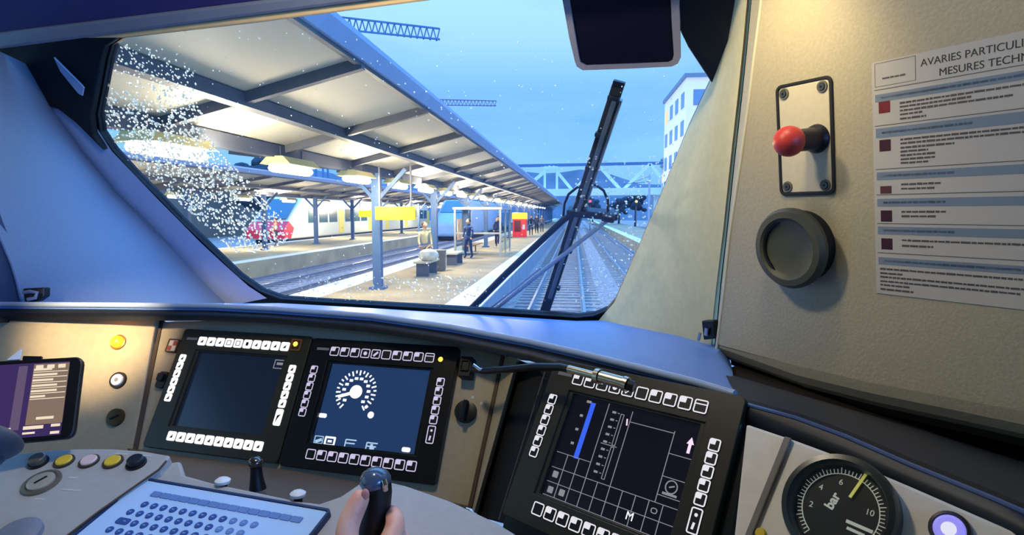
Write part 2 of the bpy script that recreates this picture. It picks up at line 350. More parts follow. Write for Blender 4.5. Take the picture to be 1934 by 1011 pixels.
b = MB(); b.tube([at(*q) for q in RE], .0028, 8); obj('edge_bead', b, mat('cover_edge_highlight', (70, 84, 120), .3, noise=.05), hr, smooth=True)  # blue-grey bead paints the highlight line on the black cover
b = MB(); bk = [at(*q) for q in RBk]; b.loft([p-CW.n*.30+Vector((0, 0, .004)) for p in bk], [p+Vector((0, 0, -.004)) for p in bk], 2, (0, 0, -.008)); obj('back_cover', b, mat('brown_black_shelf', (40, 32, 26), .6, noise=.15), hr, smooth=True)
# ------------------------------------------------------------------ console shells
con = thing('instrument_console', 'beige instrument console carrying the two left displays', 'console', A.w(0, -.14))
b = MB(); b.prism(A.poly([(300, 604), (420, 600), (560, 606), (700, 620), (850, 642), (948, 668), (884, 958), (845, 950), (760, 925), (560, 905), (330, 862), (246, 852)], -.012), A.n*-.02); obj('face_plate', b, CONS, con, bevel=.003)
b = MB(); b.prism(A.poly([(292, 602), (301, 602), (251, 852), (243, 852)], -.01), A.n*-.03); obj('seam', b, CONSD, con)
b = MB(); b.prism(A.poly([(944, 668), (951, 668), (887, 960), (880, 958)], -.009), A.n*-.03); obj('seam', b, CONSD, con)
# side face and black gap between the two panels
b = MB(); b.loft([A.p(950, 670, -.012), A.p(887, 962, -.012)], [A.p(986, 680, .03), A.p(905, 972, .03)], 1, A.n*-.02); obj('cheek', b, CONS, con, bevel=.002)
con2 = thing('side_console', 'dark housing of the right display with a deep black gap on its left', 'console', B.w(-.1, -.13))
b = MB(); b.loft([A.p(980, 680, .0), A.p(899, 975, .0)], [B.p(1042, 700, -.03), B.p(940, 985, -.03)], 3, A.n*-.01); obj('recess', b, mat('black_recess', (4, 4, 5), .7, noise=.2), con2)
b = MB(); b.prism(B.poly([(1000, 682), (1400, 782), (1412, 830), (1350, 1180), (900, 1180), (940, 985), (1020, 712)], -.012), B.n*-.03); obj('housing', b, BEZEL, con2, bevel=.004)
b = MB(); b.tube([B.p(1024, 700, -.008), B.p(936, 980, -.008)], .0012, 6); obj('edge_line', b, mat('grey_edge_line', (80, 82, 86), .4, noise=.05), con2)
# left panel with orange lamp
Mp = Pl(A.p(296, 720, -.012), 88, 28)
lp = thing('left_console', 'beige left console panel lit warmly, with an orange lamp and two buttons', 'console', Mp.p(150, 850))
b = MB(); b.prism(Mp.poly([(-330, 600), (0, 600), (296, 598), (248, 862), (-330, 900)]), Mp.n*-.02); obj('face_plate', b, CONS, lp, bevel=.003)

# ================================================================== DISPLAYS
keyW = glow('key_white_backlight', (255, 255, 255), 1.25)
keyL = glow('key_lavender_backlight', (214, 206, 240), .9)
keyM = glow('key_pale_backlight', (235, 232, 240), .95)
INK = mat('key_black_ink', (8, 8, 10), .5, noise=.1)
def key(P, u, v, w, h, style, parent, lit, g=0):
    b = MB(); z0, z1 = .0, .0014
    plate(b, P, u, v, w, h, .003, z0, z1, 0 if style == 'solid' else 1)
    if style == 'solid':
        if g == 'x': frame(b, P, u, v, w*.55, h*.55, .001, .0012, z1, z1+.0003, 1)
        elif g == 'tall':
            b.prism([P.w(u-.004, v-.012, z1), P.w(u-.001, v-.003, z1), P.w(u+.004, v+.006, z1), P.w(u-.003, v+.003, z1)], P.n*.0003, 1); 
        elif g == 'sq': plate(b, P, u, v, w*.3, h*.42, .0005, z1, z1+.0003, 1)
        else: b.prism([P.w(u+.0028, v+.0035, z1), P.w(u+.0028, v-.0035, z1), P.w(u-.0035, v-.0035, z1), P.w(u-.0010, v-.0008, z1)], P.n*.0003, 1)
    else:
        frame(b, P, u, v, w, h, .003, .0017, z1, z1+.0003, 0)
        if g == 'dot': disc(b, P, u, v, .0038, z1, z1+.0003, 0, 12)
        elif g == 'slash': seg(b, P, (u-.004, v-.004), (u+.004, v+.004), .004, z1, z1+.0003, 0)
        elif g == 'tall': disc(b, P, u, v+.007, .0022, z1, z1+.0003, 0, 10); seg(b, P, (u, v-.002), (u-.001, v-.010), .003, z1, z1+.0003, 0)
        elif g == 'bar': seg(b, P, (u-w*.4, v+.003), (u+w*.4, v+.003), .0015, z1, z1+.0003, 0)
        elif g != 'none': b.prism([P.w(u-w*.4, v+h*.4, z1), P.w(u+.001, v+h*.4, z1), P.w(u+.0005, v+.0005, z1), P.w(u-w*.4, v+.0005, z1)], P.n*.0003, 0)
    return obj('key', b, [lit, INK], parent)
SCR = {}
def display(P, u0, v0, label, style, lit, bez, scr, tilt=0, screen=(.204, .152), so=(0, 0), rowoff=(0, 0)):
    t = thing('driver_display', label, 'display', P.w(u0, v0-.12))
    b = MB(); frame(b, P, u0, v0, .304, .242, .007, .043, -.012, .0, 0)
    sw, sh = screen
    frame(b, P, u0+so[0], v0+so[1], .222, .168, .002, (.222-sw)/2, -.0125, -.003, 0)
    obj('bezel', b, bez, t, bevel=.0012)
    b = MB(); plate(b, P, u0+so[0], v0+so[1], .222, .168, .002, -.016, -.0095); t['_org'] = t['_org']; SCR[t.name] = obj('screen', b, scr, t)
    glyph = ['', '', '', 'x' if style == 'solid' else 'dot', 'x' if style == 'solid' else 'slash', 'sq' if style == 'solid' else 'none', '', '', '', 'bar']
    for i in range(10):
        key(P, u0-.098+i*.0218+rowoff[0], v0+.0965, .0188, .0178, style, t, lit, glyph[i])
        key(P, u0-.098+i*.0218+.006+rowoff[0], v0-.0955, .0188, .0178, style, t, lit, '' if i or style == 'solid' else 'none')
    for i in range(6):
        key(P, u0-.1315, v0+.058-i*.0163, .0150, .0155, style, t, lit)
    for i in range(5): key(P, u0+.1285, v0+.053-i*.0168, .0150, .0158, style, t, lit)
    key(P, u0+.1285, v0-.040, .0150, .031, style, t, lit, 'tall')
    b = MB(); seg(b, P, (u0-.138, v0+.100), (u0-.112, v0+.100), .005, 0, .0006); obj('maker_plate', b, mat('grey_plate', (120, 118, 116), .4, noise=.1), t)
    return t
scrA = mat('screen_dark_blue', (10, 16, 26), .18, em=(22, 32, 50), es=.8)
scrB = mat('screen_navy', (8, 14, 26), .2, em=(36, 62, 104), es=.85)
scrC = mat('screen_black_navy', (10, 10, 14), .16, em=(18, 17, 28), es=.8)
d1 = display(A, -.311, .006, 'left display with a blank dark screen and solid white glowing keys', 'solid', keyW, BEZELO, scrA)
d2 = display(A, -.003, .003, 'middle display with a blue screen showing a white round speed dial', 'ring', keyL, BEZEL, scrB)
d3 = display(B, -.013, -.010, 'right display with a blue bar and a grid of cells on its dark screen', 'ring', keyM, BEZELO, scrC)
scrL = glow('screen_white_lines', (235, 240, 255), 1.3); scrG = glow('screen_grey_lines', (150, 150, 158), .8); scrBlue = glow('screen_blue_bar', (48, 92, 230), 1.1); scrP = glow('screen_pale_blue', (175, 205, 235), 1)
Z0, Z1 = -.0095, -.0089
# display 1 details
b = MB(); u, v = A.uv(526, 686); frame(b, A, u, v, .032, .018, .001, .0016, Z0, Z1); seg(b, A, (u-.010, v+.001), (u+.012, v+.001), .005, Z0, Z1); obj('screen_caption', b, scrG, SCR[d1.name])
# speed dial on display 2
cu, cv = A.uv(668, 738)
b = MB(); rad = .041
for i in range(25):
    a = radians(232-284*i/24); r1 = rad; r0 = rad-(.0095 if i % 2 == 0 else .0055)
    seg(b, A, (cu+r0*cos(a), cv+r0*sin(a)), (cu+r1*cos(a), cv+r1*sin(a)), .0028, Z0, Z1)
for i in range(12):
    a = radians(222-264*i/11); r0 = rad-.0155
    t0 = Vector((cu+r0*cos(a), cv+r0*sin(a))); seg(b, A, t0-Vector((.0035, 0)), t0+Vector((.0035, 0)), .0048, Z0, Z1)
obj('speed_dial', b, scrL, SCR[d2.name])
b = MB(); disc(b, A, cu, cv, .0125, Z0, Z1+.0003, 0, 24); a = radians(199); seg(b, A, (cu, cv), (cu+.036*cos(a), cv+.036*sin(a)), .0055, Z0, Z1+.0002); obj('speed_needle', b, glow('needle_white', (255, 255, 255), 1.6), SCR[d2.name])
b = MB()
for x, y, r in ((696, 782, .0062), (687, 767, .003)): b = MB(); u, v = A.uv(x, y); disc(b, A, u, v, r, Z0, Z1); obj('round_mark', b, scrL, SCR[d2.name])
for x, y in ((605, 783), (763, 848)): b = MB(); u, v = A.uv(x, y); plate(b, A, u, v, .016, .008, .003, Z0, Z1); obj('field_mark', b, scrL, SCR[d2.name])
b = MB()
u, v = A.uv(618, 832); frame(b, A, u, v, .022, .017, .002, .0035, Z0, Z1); seg(b, A, (u-.004, v), (u+.004, v), .004, Z0, Z1)
obj('framed_icon', b, scrL, SCR[d2.name])
b = MB()
u, v = A.uv(597, 829); frame(b, A, u, v, .018, .014, .001, .0014, Z0, Z1); seg(b, A, (u-.006, v-.004), (u+.006, v+.001), .005, Z0, Z1)
for x, y in ((657, 836), (697, 842)):
    u, v = A.uv(x, y); seg(b, A, (u-.010, v+.006), (u+.011, v+.006), .0022, Z0, Z1); seg(b, A, (u-.010, v+.0), (u+.009, v+.0), .0022, Z0, Z1); seg(b, A, (u-.010, v+.006), (u-.010, v-.007), .002, Z0, Z1)
seg(b, A, (u, v+.004), (u, v-.008), .005, Z0, Z1); seg(b, A, (u-.003, v-.003), (u+.006, v-.003), .003, Z0, Z1)
obj('screen_icons', b, scrP, SCR[d2.name])
# indicator diodes on the bezels
def led(P, x, y, parent, r=.004):
    u, v = P.uv(x, y); b = MB(); disc(b, P, u, v, r, -.001, .002, 0, 14, r*.7); obj('indicator_light', b, glow('amber_diode', (255, 190, 60), 3.5), parent)
led(A, 558, 650, d1, .0055); led(A, 832, 679, d2, .005)
b = MB(); u, v = A.uv(559, 652); frame(b, A, u, v, .024, .024, .003, .003, -.001, .0018); obj('indicator_bezel', b, mat('amber_housing', (120, 70, 30), .4, noise=.2), d1)
# grid page on display 3 : screen coordinates
su, sv = -.013, -.010; X0, X1, Y0, Y1 = su-.100, su+.100, sv-.074, sv+.074
def sx(t): return X0+(X1-X0)*t
def sy(t): return Y1-(Y1-Y0)*t
b = MB()
def ln(x0, y0, x1, y1, w=.0009): seg(b, B, (sx(x0), sy(y0)), (sx(x1), sy(y1)), w, Z0, Z1)
ln(.0, .58, .30, .58); ln(0, .73, 1, .73); ln(0, .87, 1, .87); ln(0, .998, 1, .998)
for i in range(1, 10): ln(i*.1, .73, i*.1, 1.0)
ln(.1, .58, .1, .73); ln(.2, .58, .2, .73)
ln(.30, .0, .30, .73); ln(.50, .02, .50, .73); ln(.84, .10, .84, .73); ln(.50, .12, .84, .12); ln(.84, .30, 1, .30); ln(.84, .50, 1, .50); ln(.84, .66, 1, .66)
obj('grid_lines', b, scrG, SCR[d3.name])
b = MB(); seg(b, B, (sx(.17), sy(.03)), (sx(.17), sy(.59)), .0078, Z0, Z1); obj('blue_level_bar', b, scrBlue, SCR[d3.name])
b = MB()
for k in range(3): seg(b, B, (sx(.09), sy(.18+k*.14)), (sx(.115), sy(.18+k*.14)), .0035, Z0, Z1)
seg(b, B, (sx(.11), sy(.03)), (sx(.15), sy(.03)), .0035, Z0, Z1)
for k in range(9):
    y = .07+k*.072; seg(b, B, (sx(.345), sy(y)), (sx(.375), sy(y)), .0030, Z0, Z1)
    seg(b, B, (sx(.39), sy(y)), (sx(.405), sy(y)), .0010, Z0, Z1)
frame(b, B, sx(.43), sy(.22), .0055, .045, .0003, .0008, Z0, Z1); frame(b, B, sx(.43), sy(.54), .0055, .045, .0003, .0008, Z0, Z1)
seg(b, B, (sx(.33), sy(.38)), (sx(.46), sy(.38)), .0010, Z0, Z1)
obj('scale_marks', b, scrG, SCR[d3.name])['kind'] = 'stuff'
for x, y in ((.05, .79), (.05, .94), (.15, .93)): b = MB(); plate(b, B, sx(x), sy(y), .009, .009, .001, Z0, Z1); obj('cell_icon', b, scrG, SCR[d3.name])
b = MB(); u, v = sx(.92), sy(.57)
for k in range(16):
    a = 2*pi*k/16; a2 = 2*pi*(k+1)/16; seg(b, B, (u+.008*cos(a), v+.008*sin(a)), (u+.008*cos(a2), v+.008*sin(a2)), .0014, Z0, Z1)
seg(b, B, (u-.003, v-.001), (u+.004, v+.002), .0016, Z0, Z1); seg(b, B, (sx(.87), sy(.635)), (sx(.97), sy(.635)), .003, Z0, Z1); obj('clock_icon', b, scrG, SCR[d3.name])
b = MB(); frame(b, B, sx(.85), sy(.80), .009, .007, .003, .0012, Z0, Z1); obj('lamp_icon', b, scrG, SCR[d3.name])
b = MB(); u, v = sx(.965), sy(.19); b.prism([B.w(u-.002, v-.010, Z0), B.w(u+.002, v-.010, Z0), B.w(u+.002, v+.002, Z0), B.w(u+.005, v+.002, Z0), B.w(u, v+.011, Z0), B.w(u-.005, v+.002, Z0), B.w(u-.002, v+.002, Z0)], B.n*.0006)
seg(b, B, (sx(.475), sy(.10)), (sx(.485), sy(.16)), .002, Z0, Z1); obj('arrow_symbol', b, glow('screen_pink_white', (240, 215, 240), 1.1), SCR[d3.name])
text('screen_letter', 'M', B, sx(.70), sy(.915), .015, scrL, SCR[d3.name], h=Z0+.0004, align='CENTER')
# ================================================================== small console things
def round_on(P, x, y): return P.uv(x, y)
# orange lamp
u, v = Mp.uv(224, 647); t = thing('orange_warning_lamp', 'round lit orange warning lamp on the left console', 'lamp', Mp.w(u, v))
b = MB(); b.lathe(Mp.w(u, v, 0), Mp.n, [(.016, 0), (.016, .003), (.0125, .004)], 24); obj('collar', b, mat('amber_collar', (150, 90, 30), .35, .3, noise=.1), t, smooth=True)
b = MB(); b.lathe(Mp.w(u, v, .003), Mp.n, [(.013, 0), (.012, .007), (.008, .011), (.002, .012)], 24); obj('lens', b, mat('amber_lit_lens', (255, 150, 20), .3, em=(255, 165, 30), es=2.6), t, smooth=True)
lamp('orange_lamp_light', 'POINT', Mp.w(u, v, .03), .12, (1, .45, .08), .01)
# white button with black ring, dark key lock
u, v = Mp.uv(224, 719); t = thing('white_push_button', 'round white push button in a black ring, below the orange lamp', 'button', Mp.w(u, v))
b = MB(); b.lathe(Mp.w(u, v, 0), Mp.n, [(.0175, 0), (.0165, .005), (.0135, .005), (.013, .001)], 24); obj('ring', b, BLACK, t, smooth=True)
b = MB(); b.lathe(Mp.w(u, v, 0), Mp.n, [(.0125, 0), (.0125, .006), (.011, .008)], 24); obj('cap', b, WHITE, t, smooth=True); 
b = MB(); b.lathe(Mp.w(u, v, .0079), Mp.n, [(.004, 0), (.004, .0006)], 16); obj('mark', b, mat('grey_print', (140, 138, 132), .5, noise=.1), t)
u, v = Mp.uv(220, 789); t = thing('dark_key_switch', 'dark brown round switch in shade at the foot of the left console', 'switch', Mp.w(u, v))
b = MB(); b.lathe(Mp.w(u, v, 0), Mp.n, [(.018, 0), (.017, .006), (.010, .007)], 24); obj('body', b, mat('dark_brass', (74, 62, 40), .4, .4, noise=.2), t, smooth=True)
b = MB(); seg(b, Mp, (u-.008, v-.004), (u+.008, v+.004), .003, .007, .010); obj('grip', b, BLACK, t)
# little red and white label switch on console A, and black toggle below it
u, v = A.uv(321, 651); t = thing('checked_push_button', 'small square red and cream button beside the left display', 'button', A.w(u, v, -.012))
b = MB(); frame(b, A, u, v, .027, .029, .003, .003, -.012, -.006); obj('frame', b, CONSD, t)
b = MB(); plate(b, A, u, v, .021, .023, .001, -.012, -.007, 0)
for i, j in ((0, 0), (1, 1)): plate(b, A, u-.005+i*.010, v-.0055+j*.011, .009, .010, .0005, -.007, -.0066, 1)
obj('cap', b, [mat('cream_cap', (214, 196, 170), .45, noise=.05), mat('faded_red', (170, 70, 60), .5, noise=.1)], t)
u, v = A.uv(302, 716); t = thing('rocker_switch', 'black rocker switch left of the left display', 'switch', A.w(u, v, -.012))
b = MB(); plate(b, A, u, v, .022, .034, .006, -.012, -.004); obj('body', b, BLACK, t, bevel=.001)
b = MB(); plate(b, A, u, v+.004, .014, .016, .003, -.004, .004); obj('paddle', b, BLACK, t, bevel=.0015)
# toggle block, rotary knob right of middle display
u, v = A.uv(882, 696); t = thing('microphone_socket', 'black square socket block holding the gooseneck stalk', 'socket', A.w(u, v, -.012))
b = MB(); plate(b, A, u, v, .024, .038, .003, -.012, .012); obj('body', b, BLACK, t, bevel=.002)
b = MB(); frame(b, A, u, v+.002, .016, .02, .002, .002, .012, .015); obj('rim', b, BEZEL, t)
u, v = A.uv(877, 776); t = thing('rotary_knob', 'black rotary knob right of the middle display', 'knob', A.w(u, v, -.012))
b = MB(); b.lathe(A.w(u, v, -.012), A.n, [(.0195, 0), (.019, .010), (.016, .011)], 26); obj('base', b, BLACK, t, smooth=True)
b = MB(); seg(b, A, (u, v-.018), (u+.002, v+.018), .008, -.001, .010); obj('grip', b, BEZEL, t, bevel=.002)
b = MB(); disc(b, A, u+.007, v+.027, .0025, -.012, -.0115); disc(b, A, u+.025, v+.018, .003, -.012, -.0115); obj('print_mark', b, mat('pale_print', (196, 190, 178), .5, noise=.05), t)
# gooseneck stalk with metal tip
t = thing('gooseneck_stalk', 'black gooseneck stalk with a brass tinted metal tip over the right display', 'gooseneck', at(895, 697, 1.1))
b = MB(); b.tube([at(893, 697, 1.085), at(915, 701, 1.05), at(960, 698, 1.0), at(1010, 693, .955), at(1060, 694, .92), at(1090, 701, .90)], .0058, 12); obj('stalk', b, BLACK, t, smooth=True)
b = MB(); b.tube([at(896, 690, 1.075), at(908, 699, 1.055), at(922, 700, 1.04)], .0035, 10); obj('clip', b, CHROME, t, smooth=True)
b = MB(); b.tube([at(1074, 697, .90), at(1128, 711, .868)], .0055, 14); b.tube([at(1126, 710, .868), at(1134, 712, .863)], .0105, 16); b.tube([at(1134, 712, .863), at(1178, 724, .842)], .0085, 16); b.tube([at(1178, 724, .842), at(1186, 727, .838)], .0100, 16); obj('tip', b, STEELB, t, smooth=True)
b = MB(); b.tube([at(1186, 727, .838), at(1198, 731, .834)], .0075, 14); obj('end_cap', b, BLACK, t, smooth=True)
# ================================================================== tablet on the left
T = Pl(at(80, 750, .98), 68, 28)
t = thing('tablet', 'dark tablet with a purple screen and grey side list at the left edge', 'tablet', T.p(60, 838))
cor = [Vector(T.uv(*p)) for p in ((-190, 700), (160, 673), (137, 828), (-190, 862))]
u1 = (cor[1].x+cor[2].x)/2; u0_ = u1-.30; v1 = cor[1].y; v0_ = (cor[2].y); uc, vc, tw, th_ = (u0_+u1)/2, (v0_+v1)/2, u1-u0_, v1-v0_
b = MB(); plate(b, T, uc, vc, tw, th_, .012, -.012, 0); obj('case', b, BLACK, t, bevel=.003)
b = MB(); plate(b, T, uc-.004, vc, tw-.028, th_-.014, .002, 0, .0006); obj('screen', b, mat('screen_purple', (16, 12, 24), .2, em=(58, 44, 92), es=1.0), t); tscr = [o for o in t.children if o.name.startswith('screen')][0] if t.children else t
TZ = (.0006, .001)
ru = u1-.018
b = MB(); plate(b, T, ru-.024, vc+.008, .048, th_-.034, .001, *TZ); obj('side_list', b, glow('tablet_taupe', (132, 110, 96), 1), tscr)
b = MB(); plate(b, T, ru-.062, vc+.004, .012, th_-.030, .001, *TZ); obj('divider', b, glow('tablet_mauve', (98, 80, 110), 1), tscr)
b = MB(); rng = random.Random(3)
for i in range(6):
    y = v1-.018-i*.0085; w = .046
    seg(b, T, (ru-.047, y), (ru-.047+rng.uniform(.018, .044), y), .0032, TZ[1], TZ[1]+.0003)
    seg(b, T, (ru-.047, y-.004), (ru-.001, y-.004), .0012, TZ[1], TZ[1]+.0003)
for i in range(3): plate(b, T, ru-.040+i*.015, v1-.014, .010, .006, .001, TZ[1], TZ[1]+.0004)
seg(b, T, (ru-.035, vc-.030), (ru-.012, vc-.030), .004, TZ[1], TZ[1]+.0003)
yb = v0_+.017
seg(b, T, (u0_+.02, yb), (ru-.066, yb), .012, TZ[1], TZ[1]+.0003); seg(b, T, (ru-.050, yb+.004), (ru-.024, yb+.004), .005, TZ[1], TZ[1]+.0003); seg(b, T, (ru-.050, yb-.004), (ru-.034, yb-.004), .003, TZ[1], TZ[1]+.0003); seg(b, T, (ru-.014, yb+.005), (ru-.002, yb+.005), .004, TZ[1], TZ[1]+.0003); seg(b, T, (ru-.014, yb-.006), (ru-.002, yb-.006), .004, TZ[1], TZ[1]+.0003)
obj('screen_list_rows', b, glow('tablet_cream', (242, 224, 196), 1), tscr)
b = MB(); seg(b, T, (u1-.060, v1+.002), (u1-.085, v1+.004), .006, -.010, -.004); b.prism([T.w(u1-.088, v1+.001, -.006), T.w(u1-.105, v1+.001, -.006), T.w(u1-.088, v1+.018, -.006)], T.n*.005, 1); obj('clip', b, [BLACK, WHITE], t)
# ================================================================== desk
desk = thing('driver_desk', 'grey desk top with raised rear corners round the keypad', 'desk', K.p(450, 1000, -.02))
b = MB(); b.prism(K.poly([(300, 868), (338, 862), (346, 888), (400, 903), (470, 917), (560, 936), (602, 941), (640, 928), (688, 896), (720, 897), (765, 907), (850, 936), (935, 975), (1010, 1020), (1130, 1120), (1300, 1400), (-100, 1400), (20, 1130), (100, 1011), (190, 945)], -.008), K.n*-.03); obj('top', b, DESK, desk, bevel=.005, seg=3)
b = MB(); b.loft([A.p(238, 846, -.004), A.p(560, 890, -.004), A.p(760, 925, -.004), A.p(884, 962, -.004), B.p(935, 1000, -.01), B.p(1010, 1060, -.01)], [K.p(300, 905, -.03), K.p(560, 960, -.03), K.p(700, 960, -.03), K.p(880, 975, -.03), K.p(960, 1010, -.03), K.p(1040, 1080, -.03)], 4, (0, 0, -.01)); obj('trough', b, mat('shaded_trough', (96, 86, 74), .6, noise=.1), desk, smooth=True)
b = MB(); b.tube([A.p(330, 873, .004), A.p(560, 906, .004), A.p(760, 931, .004), A.p(880, 962, .004)], .003, 8); obj('gutter_bead', b, CONSD, desk, smooth=True)
# keypad
kq = [Vector(K.uv(*p)) for p in ((272, 906), (618, 967), (560, 1040), (105, 1030))]
kt = thing('keypad', 'large pale blue membrane keypad with rows of round dark blue keys', 'keypad', K.p(420, 990))
kl = kq[0].x; kr = kq[1].x; ktop = (kq[0].y+kq[1].y)/2; kw = kr-kl; kh = .17
b = MB(); plate(b, K, (kl+kr)/2, ktop-kh/2, kw, kh, .004, -.008, .0); obj('panel', b, mat('keypad_pale_blue', (180, 212, 245), .35, noise=.04), kt, bevel=.001)
b = MB(); frame(b, K, (kl+kr)/2, ktop-kh/2, kw+.008, kh+.008, .006, .0035, -.009, .0012); obj('rim', b, mat('keypad_rim_navy', (38, 58, 96), .4, noise=.1), kt)
KEYM = mat('membrane_key_blue', (50, 84, 148), .5, noise=.1); KEYL = mat('membrane_key_pale', (104, 136, 190), .5, noise=.1); KTX = mat('key_print_pale', (150, 176, 214), .5, noise=.05)
nk = 15; pitch = kw*.80/nk
sub0 = Vector(K.uv(292, 934))
for r in range(6):
    for c in range(nk):
        u = sub0.x+(c+.2)*pitch-(.5*pitch if r in (2, 4) else 0); v = sub0.y-r*.0165-(.004 if r else 0)
        if c > 11 and r in (1, 2): continue
        b = MB(); pale = c > 8 and r > 0
        if r == 0: plate(b, K, u, v, pitch*.96, .0095, .002, 0, .0012)
        elif c == 0 and r in (3, 5): plate(b, K, u-.003, v, pitch*1.25, .0105, .003, 0, .0012)
        else: b.lathe(K.w(u, v, 0), K.n, [(.0056, 0), (.005, .0013)], 14, 0)
        if r: seg(b, K, (u-.002, v), (u+.002, v), .0014, .0013, .0015, 1)
        obj('key', b, [KEYL if (pale or r == 0) else KEYM, KTX], kt)
# left wing of the desk with five buttons
Lk = Pl(K.p(300, 905, .004), 92, 70)
wing = thing('desk_wing', 'warm lit beige desk wing left of the keypad with a curved rear edge', 'desk', Lk.p(120, 1000))
b = MB(); b.prism(Lk.poly([(-200, 885), (-60, 868), (40, 855), (90, 850), (150, 847), (210, 847), (270, 851), (322, 860), (300, 888), (190, 965), (120, 1020), (20, 1110), (-200, 1250)], 0), Lk.n*-.03); obj('top', b, DESK, wing, bevel=.004, seg=3)
b = MB(); b.tube([Lk.p(314, 872, .0005), Lk.p(300, 888, .0005), Lk.p(190, 965, .0005), Lk.p(118, 1020, .0005), Lk.p(20, 1110, .0005)], .0016, 8); obj('edge_bead', b, CONSD, wing, smooth=True)
b = MB()
for x, y, w in ((230, 858, .022), (274, 861, .022), (138, 903, .014), (75, 943, .016), (135, 926, .03)): u, v = Lk.uv(x, y); seg(b, Lk, (u-w/2, v), (u+w/2, v), .003, 0, .0004)
obj('printed_legend', b, mat('pale_print', (215, 205, 190), .5), wing)
YEL = mat('yellow_cap', (226, 186, 50), .35, noise=.08); PINK = mat('pale_pink_cap', (222, 190, 180), .4, noise=.05)
def desk_button(x, y, cm, lab, tall, r=.0145):
    u, v = Lk.uv(x, y); t = thing('desk_button', lab, 'button', Lk.w(u, v, 0))
    b = MB(); b.lathe(Lk.w(u, v, 0), Lk.n, [(r, 0), (r, .003), (r*.86, .0035), (r*.84, .001)], 24); obj('ring', b, BLACK if tall else CONSD, t, smooth=True)
    b = MB(); h = .010 if tall else .0045; b.lathe(Lk.w(u, v, 0), Lk.n, [(r*.80, 0), (r*.80, h), (r*.70, h+.0015)], 24); obj('cap', b, cm, t, smooth=True)
TAN = mat('tan_black_cap', (92, 84, 70), .35, noise=.1)
desk_button(73, 875, TAN, 'raised black button, leftmost of the five on the desk wing', True)
desk_button(122, 873, YEL, 'flat yellow button between the raised black one and the pale pink one', False)
desk_button(169, 873, PINK, 'flat pale pink button in the middle of the five', False)
desk_button(214, 874, YEL, 'flat yellow button right of the pale pink one', False)
desk_button(258, 877, mat('charcoal_cap', (30, 30, 34), .4, noise=.1), 'raised black button, rightmost of the five near the keypad', True)
u, v = Lk.uv(79, 913); t = thing('key_lock', 'large round metal key lock below the five buttons', 'lock', Lk.w(u, v))
b = MB(); b.lathe(Lk.w(u, v, 0), Lk.n, [(.026, 0), (.0255, .003), (.021, .004), (.020, .002)], 28); obj('ring', b, mat('dull_bronze', (128, 116, 96), .35, .5, noise=.1), t, smooth=True)
b = MB(); b.lathe(Lk.w(u, v, 0), Lk.n, [(.0185, 0), (.018, .005), (.015, .006)], 28); obj('barrel', b, mat('pale_lock_metal', (196, 186, 164), .3, .4, noise=.1), t, smooth=True)
b = MB(); seg(b, Lk, (u-.004, v-.007), (u+.004, v+.008), .0035, .006, .0066); obj('slot', b, BLACK, t)
# dark padded grip at left edge, grey dome at the corner
t = MB(); t.tube([at(-90, 838, .60), at(-40, 836, .62), at(-8, 840, .64), at(14, 842, .66), at(30, 845, .67), at(38, 850, .675)], [.020, .021, .018, .014, .009, .003], 18)
t.tube([at(-90, 866, .60), at(-30, 868, .62), at(-4, 866, .635), at(10, 864, .64)], [.016, .014, .008, .003], 14)
tag(obj('padded_grip', t, mat('dark_slate_fabric', (44, 52, 68), .55, noise=.25, nscale=25), smooth=True), 'dark slate rounded padded grip poking in at the left edge over the desk wing', 'grip')
u, v = Lk.uv(34, 1016); t = MB(); t.lathe(Lk.w(u, v, 0), Lk.n, [(.030, 0), (.029, .007), (.022, .012), (.010, .014), (.001, .0145)], 24); tag(obj('grey_dome_knob', t, mat('grey_dome', (120, 122, 130), .5, noise=.1), smooth=True), 'low grey domed knob at the bottom left corner', 'knob')
# pegs and small lever in the trough
def peg(x, y, lab):
    t = thing('white_peg', lab, 'peg', K.p(x, y+6, -.02)); b = MB(); b.lathe(K.p(x, y+6, -.03), Vector((0, 0, 1)), [(.006, 0), (.006, .026)], 14); obj('stem', b, BLACK, t, smooth=True)
    b = MB(); b.lathe(K.p(x, y+6, -.03)+Vector((0, 0, .024)), Vector((0, 0, 1)), [(.0105, 0), (.011, .004), (.007, .007), (.001, .008)], 18); obj('cap', b, WHITE, t, smooth=True)
peg(412, 905, 'white capped peg behind the keypad, left of the small lever'); peg(555, 930, 'white capped peg behind the keypad, between the two levers')
t = thing('small_lever', 'small black lever with a chrome tip between the left display and the keypad', 'lever', at(486, 918, .99))
b = MB(); b.tube([at(487, 925, .985), at(485, 905, .985), at(484, 885, .985), at(483, 876, .985)], [.013, .010, .0085, .010], 16); obj('shaft', b, BLACK, t, smooth=True)
b = MB(); b.sphere(at(483, 874, .985), .0115, 16, 10, sc=(1, 1, .8)); obj('tip', b, mat('dark_chrome', (110, 104, 98), .15, .9, noise=.1), t, smooth=True)
# main lever
t = thing('drive_lever', 'thick black drive lever with a glossy round top, gripped by a hand', 'lever', at(705, 1075, .80))
b = MB(); b.tube([at(700, 1120, .79), at(702, 1060, .79), at(706, 1000, .79), at(711, 960, .79), at(713, 930, .79), at(712, 912, .79)], [.020, .020, .0195, .0175, .018, .0175], 20); obj('shaft', b, BLACK, t, smooth=True)
b = MB(); b.sphere(at(709, 908, .79), .0195, 24, 14, sc=(1, 1, .82)); obj('top', b, mat('glossy_blue_grey_cap', (70, 88, 108), .12, noise=.1, coat=.6), t, smooth=True)
b = MB(); b.tube([at(727, 925, .775), at(728, 915, .772), at(726, 908, .775)], .004, 10); obj('trigger', b, CHROME, t, smooth=True)
